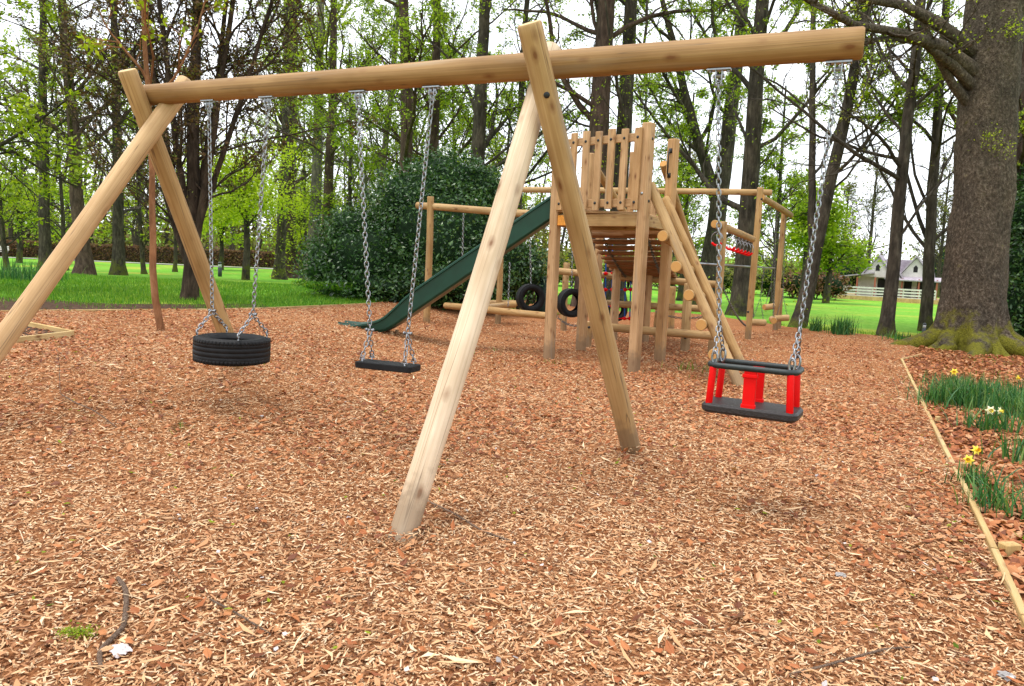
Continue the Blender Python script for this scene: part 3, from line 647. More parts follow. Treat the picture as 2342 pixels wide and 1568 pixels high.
# ---- flat swing
fa, fb = hooks[2], hooks[3]; fm = (fa + fb) / 2; zf = z_over(fm, 830)
flat_sw = thing('flat_swing', 'flat black rubber swing seat on two long chains', 'swing', (fm[0], fm[1], zf - 0.05))
def rounded_slab(name, Lx, Ly, H, rad, mat, nc=6, bev=0.012):
    pts = []
    for cx_, cy_, a0 in ((Lx / 2 - rad, Ly / 2 - rad, 0), (-Lx / 2 + rad, Ly / 2 - rad, 90), (-Lx / 2 + rad, -Ly / 2 + rad, 180), (Lx / 2 - rad, -Ly / 2 + rad, 270)):
        for k in range(nc + 1): a = math.radians(a0 + 90 * k / nc); pts.append((cx_ + rad * math.cos(a), cy_ + rad * math.sin(a)))
    pts = np.array(pts); n = len(pts); lay = [(0, -bev), (bev, 0), (H - bev, 0), (H, -bev)]; V = []
    for z, d in lay:
        s = 1 + d / (np.linalg.norm(pts, axis=1, keepdims=True)) * np.array([[1.0, 1.0]]); V.append(np.column_stack([pts * s, np.full(n, z)]))
    V = np.concatenate(V); j = np.arange(n); q = np.concatenate([np.stack([k * n + j, k * n + (j + 1) % n, (k + 1) * n + (j + 1) % n, (k + 1) * n + j], -1) for k in range(3)])
    return mesh_np(name, V, [q, [list(range(n))[::-1]], [list(range(3 * n, 4 * n))]], [mat], None, False)
BASIS = Matrix(((bd[0], bn[0], 0), (bd[1], bn[1], 0), (0, 0, 1))).to_4x4()
SB = Matrix.Rotation(math.radians(3.0), 4, 'Z') @ BASIS
link('seat', rounded_slab('seat', 0.47, 0.175, 0.048, 0.018, M['rubber'], 3, 0.006), flat_sw, Matrix.Translation(Vector((fm[0], fm[1], zf - 0.045))) @ SB)
for hk, dx in ((fa, -1), (fb, 1)):
    e0 = np.array([fm[0], fm[1], zf]) + bd * dx * 0.165; jn = np.array([e0[0], e0[1], zf + 0.235]) + bd * dx * .0
    ends = [e0 + bn * 0.062 + [0, 0, .032] + bd * dx * .02, e0 - bn * 0.062 + [0, 0, .032] + bd * dx * .02]
    y_chain(flat_sw, hk, jn, ends)
    for e in ends:
        A = Acc(); shackle(A, e - [0, 0, .006], bd, 0.017); A.tube([e - [0, 0, .012], e - [0, 0, .045]], .006, 6, 0, True)
        link('shackle', A.mesh('shackle', [M['steel']]), flat_sw)
# ---- cradle swing
ca, cb = hooks[4], hooks[5]; cm = (ca + cb) / 2 + bd * .012; zr = z_over(cm, 838); zs = z_over(cm, 932)
cr_sw = thing('cradle_swing', 'toddler swing with red plastic uprights, dark hoop rail and black seat', 'swing', (cm[0], cm[1], zs - 0.05))
CB = Matrix.Rotation(math.radians(-5), 4, 'Z') @ BASIS
cbd, cbn = np.array(CB.to_3x3().col[0]), np.array(CB.to_3x3().col[1])
def rect_loop(Lx, Ly, rad, nc=5):
    pts = []
    for cx_, cy_, a0 in ((Lx / 2 - rad, Ly / 2 - rad, 0), (-Lx / 2 + rad, Ly / 2 - rad, 90), (-Lx / 2 + rad, -Ly / 2 + rad, 180), (Lx / 2 - rad, -Ly / 2 + rad, 270)):
        for k in range(nc + 1): a = math.radians(a0 + 90 * k / nc); pts.append((cx_ + rad * math.cos(a), cy_ + rad * math.sin(a)))
    return pts
RL, RW = 0.50, 0.26
loop = [np.array([cm[0], cm[1], zr]) + cbd * x + cbn * y for x, y in rect_loop(RL, RW, 0.06)]; loop.append(loop[0])
A = Acc(); A.tube(loop, 0.0175, 10); link('top_rail', A.mesh('top_rail', [M['rail']]), cr_sw)
link('seat', rounded_slab('seat', 0.555, 0.30, 0.055, 0.055, M['seat'], 6, 0.014), cr_sw, Matrix.Translation(Vector((cm[0], cm[1], zs - 0.035))) @ CB)
for sx in (-1, 1):
    for sy in (-1, 1):
        p1 = np.array([cm[0], cm[1], zr - .012]) + cbd * sx * (RL / 2 - .03) + cbn * sy * (RW / 2 - .012); p0 = np.array([cm[0], cm[1], zs + .012]) + cbd * sx * (RL / 2 - .018) + cbn * sy * (RW / 2 - .012)
        A = Acc(); A.tube([p0, on(p0, p1, .02), on(p0, p1, .98), p1], [0.019, 0.0205, 0.0205, 0.019], 14, 0, True)
        link('upright', A.mesh('upright', [M['red']]), cr_sw)
for sy in (-1, 1):
    c = np.array([cm[0], cm[1], (zr + zs) / 2 - .002]) + cbn * sy * (RW / 2 - .008) + cbd * 0.0
    Hh_ = zr - zs - 0.02
    A = Acc(); Mr = np.stack([cbd, cbn, [0, 0, 1.0]], 1); A.box(c, (0.072, 0.022, Hh_), Mr); A.box(c + [0, 0, Hh_ / 2 - .03] - cbn * sy * -.006, (0.086, 0.03, .022), Mr); A.box(c - [0, 0, Hh_ / 2 - .016] + cbn * sy * .004, (0.082, 0.034, .032), Mr)
    me = A.mesh('divider', [M['red']], False); o = link('divider', me, cr_sw)
    bv = o.modifiers.new('bevel', 'BEVEL'); bv.width = 0.004; bv.segments = 2
for hk, dx in ((ca, -1), (cb, 1)):
    e0 = np.array([cm[0], cm[1], zr]) + cbd * dx * (RL / 2 - .03); jn = e0 + np.array([0, 0, .26]) + (hk - e0) * np.array([.12, .12, 0])
    ends = [e0 + cbn * (RW / 2 - .03) + [0, 0, .07], e0 - cbn * (RW / 2 - .03) + [0, 0, .07]]
    y_chain(cr_sw, hk, jn, ends, 0.042, 0.026, 0.0042, 'plain')
    for e in ends:
        A = Acc(); t = np.linspace(0, 2 * np.pi, 13); P = (e - [0, 0, .03]) + np.outer(np.cos(t) * .016, cbd) + np.outer(np.sin(t) * .042, [0, 0, 1.0]); A.tube(P, 0.0075, 7)
        link('shackle', A.mesh('shackle', [M['steel']]), cr_sw)

# ------------------------------------------------------------------ climbing tower
TL, TR, BL, BR = [ground_at(*p) for p in ((1255, 822), (1449, 852), (1328, 802), (1508, 827))]
for q in (TL, TR, BL, BR): q[2] -= 0.1
ctr = (TL + TR + BL + BR) / 4
tower = thing('climbing_tower', 'tall square post climbing tower with slatted wall, green slide and log ladder', 'climbing frame', (ctr[0], ctr[1], 0))
PZ = 2.24
ux = (TR - TL) * [1, 1, 0]; WX = np.linalg.norm(ux); ux /= WX
uy = (BL - TL) * [1, 1, 0]; WY = np.linalg.norm(uy); uy /= WY
nf = np.array([ux[1], -ux[0], 0]);  nf = nf if nf[1] < 0 else -nf          # outward from the front face
UZ = np.array([0, 0, 1.0])
ang = math.atan2(ux[1], ux[0])
def post(base, top, r, parent=tower, square=True, mat='sawn', end='endpale', roll=None):
    return log('post', base, top, r, parent, mat, end, square=square, roll=(ang if roll is None else roll))
ztr = z_over(TR, 281)
post(TL, [TL[0], TL[1], ztr], 0.072); post(TR, [TR[0], TR[1], ztr], 0.072)
post(BL, [BL[0], BL[1], ztr - .15], 0.07); post(BR, [BR[0], BR[1], z_over(BR, 318)], 0.072)
# grab handle on the back right post
hp = np.array([BR[0], BR[1], 0]); z0, z1 = z_over(BR, 402), z_over(BR, 346)
A = Acc(); hx = hp + nf * 0.075 - ux * 0.0
A.tube([hx + UZ * z0, hx + nf * .05 + UZ * (z0 + .02), hx + nf * .055 + UZ * ((z0 + z1) / 2), hx + nf * .05 + UZ * (z1 - .02), hx + UZ * z1], 0.013, 8, 0, True)
A.box(hx + UZ * z0, (.05, .03, .07)); A.box(hx + UZ * z1, (.05, .03, .07)); link('grab_handle', A.mesh('grab_handle', [M['blackcap']]), tower)
# deck: boards across, beams under
for k in range(11):
    t = (k + .5) / 11; c = TL + uy * WY * t + ux * WX / 2; c[2] = PZ - .02
    sawn('deck_board', c, UZ, uy, ux, (0.038, WY / 11 - .008, WX - .16), tower, 'sawn')
for c, d, L_ in ((TL + ux * WX / 2 - nf * .03, ux, WX - .15), (BL + ux * WX / 2 + nf * .03, ux, WX - .15)):
    c = np.array([c[0], c[1], PZ - .135]); sawn('deck_beam', c, np.cross(UZ, d), UZ, d, (0.075, 0.17, L_), tower, 'log')
for c in (TL + uy * WY / 2, TR + uy * WY / 2):
    c = np.array([c[0], c[1], PZ - .14]); sawn('deck_beam', c, np.cross(UZ, uy), UZ, uy, (0.075, 0.16, WY - .15), tower, 'log')
c = TL + ux * .17 + nf * .02; sawn('beam_end', np.array([c[0], c[1], PZ - .14]), ux, UZ, nf, (0.16, .15, .10), tower, 'orange')
# slatted wall on the front face
zt_, zb_ = PZ + .99, PZ + .10
for z, hgt in ((zt_ - .01, .11), (zb_, .115)):
    c = TL + ux * WX / 2 + nf * .045; sawn('wall_rail', np.array([c[0], c[1], z]), nf, UZ, ux, (.045, hgt, WX - .14), tower)
for k in range(7):
    t = (k + .62) / 7.05; jig = random.uniform(-.012, .012); c = TL + ux * (WX * t) + nf * .092; zc = PZ + .555 + random.uniform(-.012, .012)
    d = UZ + ux * random.uniform(-.012, .012)
    s = sawn('slat', np.array([c[0], c[1], zc]), nf, np.cross(d, nf), d, (.04, .108 + jig * .4, 1.10), tower)
    for z in (zt_ - .02, zb_): bolt(np.array([c[0], c[1], z]) + nf * .021, nf, s, 'blackcap', .021)
for k in range(6):     # the far side wall, seen through the slats
    t = (k + .2) / 6.4
    if k in (1, 2): continue
    c = BL + ux * (WX * t) - nf * .06; 
    if k == 0 or k == 3: sawn('slat', np.array([c[0], c[1], PZ + .5]), nf, ux, UZ, (.04, .1, 1.0), tower)
for P, z, n in ((TR, PZ + .22, nf), (TR, PZ + .95, ux), (TR, PZ + .12, ux), (BL, PZ - .55, nf), (BL, PZ - .95, nf)):
    bolt(np.array([P[0], P[1], z]) + n * .072, n, tower, 'steel' if z == PZ + .22 else 'blackcap', .022)
# rear gate poles
p = at(1361, 380, 12.75); log('pole', p, at(1492, 590, 14.6), .062, tower, 'log', 'end')
p = at(1516, 374, 11.95); log('pole', p, at(1602, 625, 14.2), .064, tower, 'log', 'end')
# ladder of logs
s1b, s2b = ground_at(1690, 884), ground_at(1705, 856); s1t, s2t = at(1489, 425, 10.45), at(1524, 456, 11.5)
for b, t in ((s1b, s1t), (s2b, s2t)):
    d = (b - t) / np.linalg.norm(b - t); log('stringer', b + d * .1, t - d * .03, .068, tower, 'log', 'end')
cross = (s2b - s1b) / np.linalg.norm(s2b - s1b); sd_ = (s1t - s1b) / np.linalg.norm(s1t - s1b); nn_ = np.cross(sd_, cross); nn_ = nn_ if nn_[0] < 0 else -nn_
for k, yy in enumerate((542, 609, 676, 744, 812)):
    # the rung whose near end stands at this height in the ladder
    best = min(np.linspace(0, 1, 400), key=lambda t: abs(proj(on(s1b, s1t, t) + nn_ * .12 - cross * .12)[1] - yy))
    a = on(s1b, s1t, best) + nn_ * .115; b = on(s2b, s2t, best) + nn_ * .115; cc = (b - a) / np.linalg.norm(b - a)
    rg = log('rung', b + cc * .12, a - cc * .13, .074, tower, 'log', 'end')
# slide
sl_top = on(TL, BL, .5) * [1, 1, 0] + UZ * (PZ + .02); foot_dir = at(889, 752, 12.25); foot_dir = np.array([foot_dir[0], foot_dir[1], 0])
b0 = sl_top * [1, 1, 0]; sdir = foot_dir - b0; Ls = np.linalg.norm(sdir); sdir /= Ls; sside = np.cross(UZ, sdir)
zf_ = z_over(foot_dir, 752)
prof = [(-.12, PZ + .04), (.12, PZ + .03), (.25, PZ - .03)] + [(.25 + (Ls - .25) * t, PZ - .03 + (zf_ - PZ + .03) * t) for t in np.linspace(.08, .94, 14)] + [(Ls - .02, zf_ + .03), (Ls + .08, zf_ + .004), (Ls + .25, zf_), (Ls + .55, zf_ + .01), (Ls + .82, zf_ + .03)]
rowsv = []; nP = len(prof)
for i, (s, z) in enumerate(prof):
    endt = sst((s - Ls + .1) / .9); wall = 0.33 * (1 - .92 * sst((s - Ls + .6) / 1.3)) * (0.9 if i < 2 else 1); hw = .265
    c = b0 + sdir * s; taper = 1 - .35 * sst((s - Ls - .35) / .5)
    cs = [(hw + .05, wall - .035), (hw + .05, wall - .005), (hw + .038, wall + .006), (hw - .005, wall + .006), (hw - .018, wall - .01), (hw - .03, .06), (hw - .07, .012), (hw - .14, 0), (0, -.012)]
    cs = [(a, b) for a, b in cs] + [(-a, b) for a, b in cs[::-1][1:]] ; cs += [(-hw - .012, wall - .045), (-hw - .002, .0), (-hw + .03, -.04), (0, -.05), (hw - .03, -.04), (hw + .002, .0), (hw + .012, wall - .045)][::1]
    rowsv.append([c + sside * (a * taper) + UZ * (z + b) for a, b in cs])
V = np.array(rowsv); m = V.shape[1]; i, j = np.meshgrid(np.arange(nP - 1), np.arange(m), indexing='ij')
q = np.stack([i * m + j, i * m + (j + 1) % m, (i + 1) * m + (j + 1) % m, (i + 1) * m + j], -1).reshape(-1, 4)
slide = link('slide', mesh_np('slide', V.reshape(-1, 3), [q, [list(range(m))], [list(range((nP - 1) * m, nP * m))[::-1]]], [M['slide']]), tower)
for pl in slide.data.polygons: pl.use_smooth = False
c = foot_dir - sdir * .1; 
for e in (-1, 1): log('slide_leg', np.array([*(c + sside * .16 * e)[:2], float(gz(*c[:2])) - .1]), np.array([*(c + sside * .16 * e)[:2], zf_ - .02]), .03, tower, 'sawn', sides=10)
# plank bridge running down behind the deck
q00, q01 = at(1352, 530, 12.6), at(1508, 532, 11.9); q10, q11 = at(1428, 641, 15.5), at(1549, 645, 14.8)
bridge = Acc()
NB = 12
for k in range(NB):
    t = (k + .5) / NB; sag = -.10 * math.sin(math.pi * t); a, b = on(q00, q10, t) + UZ * sag, on(q01, q11, t) + UZ * sag
    d = (b - a); L_ = np.linalg.norm(d); along = (q10 - q00) / np.linalg.norm(q10 - q00); nup = np.cross(d, along); nup /= np.linalg.norm(nup)
    sawn('bridge_plank', (a + b) / 2, nup, along, d, (.045, np.linalg.norm(q10 - q00) / NB - .018, L_), tower, 'plank')
for f in (.17, .83):
    a, b = on(on(q00, q01, f), on(q10, q11, f), .05) - UZ * .06, on(on(q00, q01, f), on(q10, q11, f), 1.0) - UZ * .06
    chain_joined(a, b, 'bridge_chain', tower, .085, .05, .009, 'rope', .10)
sawn('bridge_bearer', (q00 + q01) / 2 - UZ * .02 - nf * .03 + UZ * .06, np.cross(UZ, ux), UZ, q01 - q00, (.06, .16, np.linalg.norm(q01 - q00) + .1), tower, 'plank')

# ------------------------------------------------------------------ trim trail of logs behind the tower
trail = thing('log_trail', 'trim trail of round log posts and beams standing behind the climbing tower', 'climbing frame', (2.2, 15.5, 0))
def tpost(px, py_top, Y, r=.068, square=False, px_b=None, py_b=None):
    p = at(px_b or px, py_b or py_top, Y); g = np.array([p[0], p[1], float(gz(p[0], p[1])) - .1]); t = np.array([p[0], p[1], z_over(p, py_top)])
    return log('post', g, t, r, trail, 'sawn' if square else 'log', 'endpale', square=square, roll=.3)
def tbeam(a, b, r=.066, name='beam', **k): return log(name, at(*a), at(*b), r, trail, **k)
tbeam((1266, 619, 15.2), (1650, 651, 14.0)); tbeam((1388, 692, 14.9), (1642, 709, 13.9)); tbeam((1018, 699, 15.4), (1262, 722, 13.6))
tbeam((1347, 743, 13.0), (1640, 769, 12.6), .07)
tbeam((1178, 433, 17.0), (1765, 440, 16.15), .064)
tbeam((953, 470, 15.0), (1272, 492, 13.9), .068)
tbeam((1742, 451, 15.95), (1808, 491, 18.7), .07); tbeam((1634, 512, 13.3), (1722, 546, 15.8), .07)
tpost(1711, 428, 16.0, .066, False, 1711, 775); tpost(1772, 481, 18.5, .066, False, 1772, 752)
tpost(1648, 506, 13.55, .066, False, 1643, 667); tpost(985, 449, 14.85); tpost(1142, 588, 17.0, px_b=1141, py_b=690); tpost(1296, 600, 16.0)
tpost(1373, 498, 14.6, .066, True, 1368, 615); tpost(1412, 604, 14.2, .066, True); tpost(1477, 655, 15.0, .07); tpost(1567, 648, 13.1, .078, False, 1566, 790)
tpost(1540, 655, 15.6, .066); tpost(1787, 659, 19.3, .066); tpost(1636, 700, 13.0, .07); tpost(1347, 735, 12.95, .072); tpost(1506, 700, 15.3, .066)
tpost(1497, 432, 14.4, .06, True)
for (px, py, Y) in ((1646, 667, 13.93), (1347, 748, 12.92), (1567, 772, 13.0), (1711, 713, 15.9), (1373, 508, 14.5), (1742, 455, 15.85)): 
    P = at(px, py, Y); bolt(P + toward(P) * .03, toward(P), trail, 'blackcap', .026)
A = Acc(); A.tube([at(1596, 602, 13.2), at(1772, 613, 18.4)], .019, 10, 0, True); link('steel_bar', A.mesh('steel_bar', [M['steel']]), trail)
tbeam((1108, 691, 17.2), (1200, 694, 17.0), .06); tbeam((1060, 705, 16.0), (1178, 697, 17.0), .07)

# hanging tyres
def hang_tyre(px, py, Y, Rr, rz, top, label):
    c = at(px, py, Y); t = thing('tyre_obstacle', label, 'tyre', (c[0], c[1], c[2] - Rr), 'tyres hung upright behind the tower')
    link('tyre', tyre_mesh('tyre', Rr, .19, True), t, Matrix.Translation(Vector(c)) @ Matrix.Rotation(rz, 4, 'Z') @ Matrix.Rotation(math.pi / 2, 4, 'X'))
    chain_joined(c + UZ * Rr * .97, top, 'chain', t, .055, .034, .0055, 'steel')
    return t
hang_tyre(1213, 681, 14.3, .272, .35, at(1211, 490, 14.1), 'upright black tyre hanging from a chain beside the slide')
hang_tyre(1306, 692, 13.5, .262, .45, at(1310, 500, 13.4), 'upright black tyre hanging under the tower between square posts')
hang_tyre(1408, 708, 16.3, .25, .2, at(1408, 625, 16.3), 'black tyre hanging low behind the blue rope net')
for px, y0, y1, Y in ((1060, 488, 640, 14.8), (1166, 600, 700, 16.4)):
    a, b = at(px, y0, Y), at(px - 4, y1, Y)
    t = thing('hanging_chain', 'thin steel chain hanging down in front of the evergreen bush' if px < 1100 else 'thin steel chain hanging beside the upright tyre at the bush edge', 'chain', (b[0], b[1], b[2]))
    chain_joined(a, b, 'chain_run', t, .06, .036, .006, 'steel')
a, b = ground_at(1330, 712), at(1470, 722, 14.0)
# blue rope net
net = thing('rope_net', 'blue rope climbing net with red connectors hung between trail posts', 'rope net', tuple(at(1410, 732, 14.75)))
cols = [(1386, 560, 1384, 732), (1401, 560, 1399, 731), (1431, 636, 1428, 732), (1443, 640, 1440, 732)]
lines = []
for (x0, y0, x1, y1) in cols:
    a, b = at(x0, y0, 14.75), at(x1, y1, 14.75); A = Acc(); A.tube([on(a, b, t) + UZ * 0 for t in np.linspace(0, 1, 6)], .014, 6, 0, True); link('rope', A.mesh('rope', [M['blue']]), net)
for y in (588, 625, 662, 700, 728):
    xs_ = [(x0 + (x1 - x0) * (y - y0) / (y1 - y0)) for x0, y0, x1, y1 in cols if y > y0 - 5]
    a, b = at(min(xs_) - 6, y, 14.75), at(max(xs_) + 8, y, 14.75)
    A = Acc(); A.tube([a, b], .012, 6, 0, True); link('rope', A.mesh('rope', [M['red' if y == 728 else 'blue']]), net)
    for x in xs_:
        c = at(x, y, 14.73); B = Acc(); B.tube([c - UZ * .035, c - UZ * .02, c + UZ * .02, c + UZ * .035], [.014, .032, .032, .014], 8, 0, True); B.tube([c - ux * .05, c + ux * .05], .02, 6, 0, True)
        link('connector', B.mesh('connector', [M['red']]), net)
# red hand rings
J0, J1 = at(1636, 512, 13.3), at(1722, 546, 15.8)
for k, t in enumerate((.06, .40, .50, .60, .70, .80, .89)):
    c = on(J0, J1, t); wd = np.array([J1[0] - J0[0], J1[1] - J0[1], 0]); wd /= np.linalg.norm(wd); s = np.array([wd[1], -wd[0], 0])
    words = ['nearest, set apart at the log end beside the post', 'second from the near end', 'third from the near end', 'middle one', 'third from the far end', 'second from the far end', 'farthest, beside the tall round post'][k]
    g = thing('hand_ring', 'red hand ring under the log, ' + words, 'hand ring', tuple(c - UZ * .42), 'red hand rings under the trail log')
    A = Acc(); top = c - UZ * .07; tt = np.linspace(-2.6, 2.6, 15); P = (top - UZ * .17) + np.outer(np.sin(tt) * .105, s) + np.outer(np.cos(tt) * .12, UZ)
    A.tube(P, .008, 6, 0, True); A.tube([top + UZ * .02, top - UZ * .05], .010, 6, 0, True); link('wire', A.mesh('wire', [M['steel']]), g)
    tt = np.linspace(2.2, 2 * np.pi - 2.2, 9); P = (top - UZ * .17) + np.outer(np.sin(tt) * .105, s) + np.outer(np.cos(tt) * .12, UZ)
    B = Acc(); B.tube(P, .022, 8, 0, True); link('grip', B.mesh('grip', [M['red']]), g)
# hanging log steps
for (px, py, Y, ln, dr, ptop, w_) in ((1733, 737, 17.0, .36, (1, .1), (1765, 470, 17.2), 'lowest, nearest the tall post'), (1759, 701, 18.3, .28, (1, .3), (1780, 478, 18.2), 'highest, above the others'), (1768, 731, 17.4, .3, (.25, 1), (1775, 480, 17.6), 'end-on, in front of the far post'), (1788, 727, 18.1, .34, (1, -.2), (1797, 486, 18.4), 'far right, at the foot of the short post')):
    c = at(px, py, Y); d = np.array([*dr, .06]); d /= np.linalg.norm(d)
    st = thing('log_step', 'short log step hanging on chains, ' + w_, 'log step', tuple(c - UZ * .08), 'log steps hanging on chains')
    log('step', c + d * ln / 2, c - d * ln / 2, .078, st, 'log', 'end', sides=16)
    tp = at(*ptop); j = c + UZ * .55 + (tp - c) * [.15, .15, 0]
    for a, b in ((tp, j), (j, c + d * ln * .35 + UZ * .07), (j, c - d * ln * .35 + UZ * .07)): chain_joined(a, b, 'chain', st, .05, .03, .005, 'rope')
chs = thing('swag_chain', 'slack chain swagged low between posts at the back of the trail', 'chain', tuple(ground_at(1735, 752)))
for a, b in (((1648, 640, 13.6), (1706, 745, 15.9)), ((1500, 712, 15.2), (1640, 715, 14)), ((1260, 706, 13.7), (1330, 742, 13.0))): chain_joined(at(*a), at(*b), 'chain_run', chs, .07, .04, .007, 'rope', .12)
# litter bin behind the tyres
bp = ground_at(1243, 688); bp = at(1247, 684, 21.0); bz_ = float(gz(bp[0], bp[1]))
binn = thing('litter_bin', 'dark green park litter bin standing behind the upright tyre', 'litter bin', (bp[0], bp[1], bz_))
A = Acc(); A.tube([[bp[0], bp[1], bz_], [bp[0], bp[1], bz_ + .03], [bp[0], bp[1], bz_ + .95]], [.2, .22, .23], 16, 0, True); link('body', A.mesh('body', [M['bin']]), binn)
A = Acc(); A.tube([[bp[0], bp[1], bz_ + .95], [bp[0], bp[1], bz_ + 1.0], [bp[0], bp[1], bz_ + 1.08]], [.25, .25, .16], 16, 0, True); link('lid', A.mesh('lid', [M['bin']]), binn)

# ------------------------------------------------------------------ timber edging
def edging(name, label, pts, parent=None, h=.12, th=.036, lift=.05, group=None, pegs=()):
    t = thing(name, label, 'edging', (pts[0][0], pts[0][1], float(gz(*pts[0]))), group)
    for a, b in zip(pts[:-1], pts[1:]):
        a, b = np.array(a), np.array(b); d = b - a; L_ = np.linalg.norm(d); c = (a + b) / 2; za, zb = float(gz(*a)), float(gz(*b))
        d3 = np.array([d[0], d[1], zb - za]); s = np.array([-d[1], d[0], 0])
        sawn('edging_board', (c[0], c[1], (za + zb) / 2 + lift - h / 2), s, np.cross(d3, s), d3, (th, h, L_ - .02), t, 'board', .004)
    for (x, y, off, wdt) in pegs:
        zg = float(gz(x, y)); sawn('peg', (x + off, y, zg - .03), (1, .2, 0), (-.2, 1, 0), (0, 0, 1), (wdt, wdt * .6, .2), t, 'board')
    return t
E2 = edge_pts
edging('timber_edging', 'pale board edging with pegs between the bark pit and the leaf bed', E2, pegs=[(*on(E2[1], E2[2], .55), .06, .05), (*on(E2[2], E2[3], .5), .06, .05), (*on(E2[3], E2[4], .98), .085, .10)])
edging('root_edging', 'short board edging running from the pit corner to the mossy roots', [G2(2060, 826), G2(2105, 815)])
edging('back_edging', 'long low board edging along the grass bank at the back of the pit', pit_back[1:], lift=.035)
bx_ = [G2(52, 748), G2(168, 772), G2(28, 790)]
edging('bed_edging', 'pointed corner of board edging around dark soil by the leaning log leg', bx_, lift=.09, h=.16)
sheet('soil', [bx_[0], bx_[1], bx_[2], (bx_[2][0] - 2, bx_[2][1]), (bx_[0][0] - 2, bx_[0][1])], 'soil', .25, .03)
sheet('bare_soil', [G2(-300, 712), G2(60, 711), G2(200, 710), G2(330, 708), G2(620, 705), G2(600, 698), G2(280, 697), G2(150, 690), G2(60, 683), G2(-300, 676)], 'soil', .3, .02)
# ------------------------------------------------------------------ trees
def grow(S, D, L, K, wob, lift, R):
    """S (T,3) starts, D (T,3) directions, L (T,) lengths -> paths (T,K,3): wandering, bending up or down"""
    T = len(S); P = np.zeros((T, K, 3)); P[:, 0] = S; d = D.copy()
    for k in range(1, K):
        d = d + R.normal(0, wob, (T, 3)); d[:, 2] += lift; d /= np.linalg.norm(d, axis=1, keepdims=True)
        P[:, k] = P[:, k - 1] + d * (L / (K - 1))[:, None]
    return P
def offshoots(P, n, tlo, thi, ang, R, plane=0.0):
    T, K, _ = P.shape; idx = np.repeat(np.arange(T), n); t = R.uniform(tlo, thi, T * n) * (K - 1.001); k = t.astype(int); f = (t - k)[:, None]
    S = P[idx, k] * (1 - f) + P[idx, k + 1] * f; tan = P[idx, k + 1] - P[idx, k]; tan /= np.linalg.norm(tan, axis=1, keepdims=True) + 1e-9
    r = R.normal(0, 1, S.shape); r[:, 2] *= 1 - plane; r -= (r * tan).sum(1, keepdims=True) * tan; r /= np.linalg.norm(r, axis=1, keepdims=True) + 1e-9
    a = R.uniform(*ang, len(S))[:, None]
    return S, tan * np.cos(a) + r * np.sin(a), idx, t / (K - 1)
def inview(P, m=420, top=700):
    px, py, z = proj(P); return (z > 1) & (px > -m) & (px < 2342 + m) & (py > -top) & (py < 1700)
def leaves_np(C, size, R, up=0.4, long=1.7):
    n = len(C); nr = R.normal(0, 1, (n, 3)); nr[:, 2] = np.abs(nr[:, 2]) * (1 + up) + up * .5; nr /= np.linalg.norm(nr, axis=1, keepdims=True)
    d = R.normal(0, 1, (n, 3)); d -= (d * nr).sum(1, keepdims=True) * nr; d /= np.linalg.norm(d, axis=1, keepdims=True); s = np.cross(nr, d)
    Lh = (R.uniform(.6, 1.25, n) * size)[:, None]; Wh = Lh / long
    V = np.stack([C - d * Lh * .5, C + s * Wh * .5 - nr * Wh * .12 + d * Lh * .05, C + d * Lh * .5 - nr * Lh * .08, C - s * Wh * .5 - nr * Wh * .12 + d * Lh * .05], 1)
    return V.reshape(-1, 3), (np.arange(n)[:, None] * 4 + np.arange(4)[None])
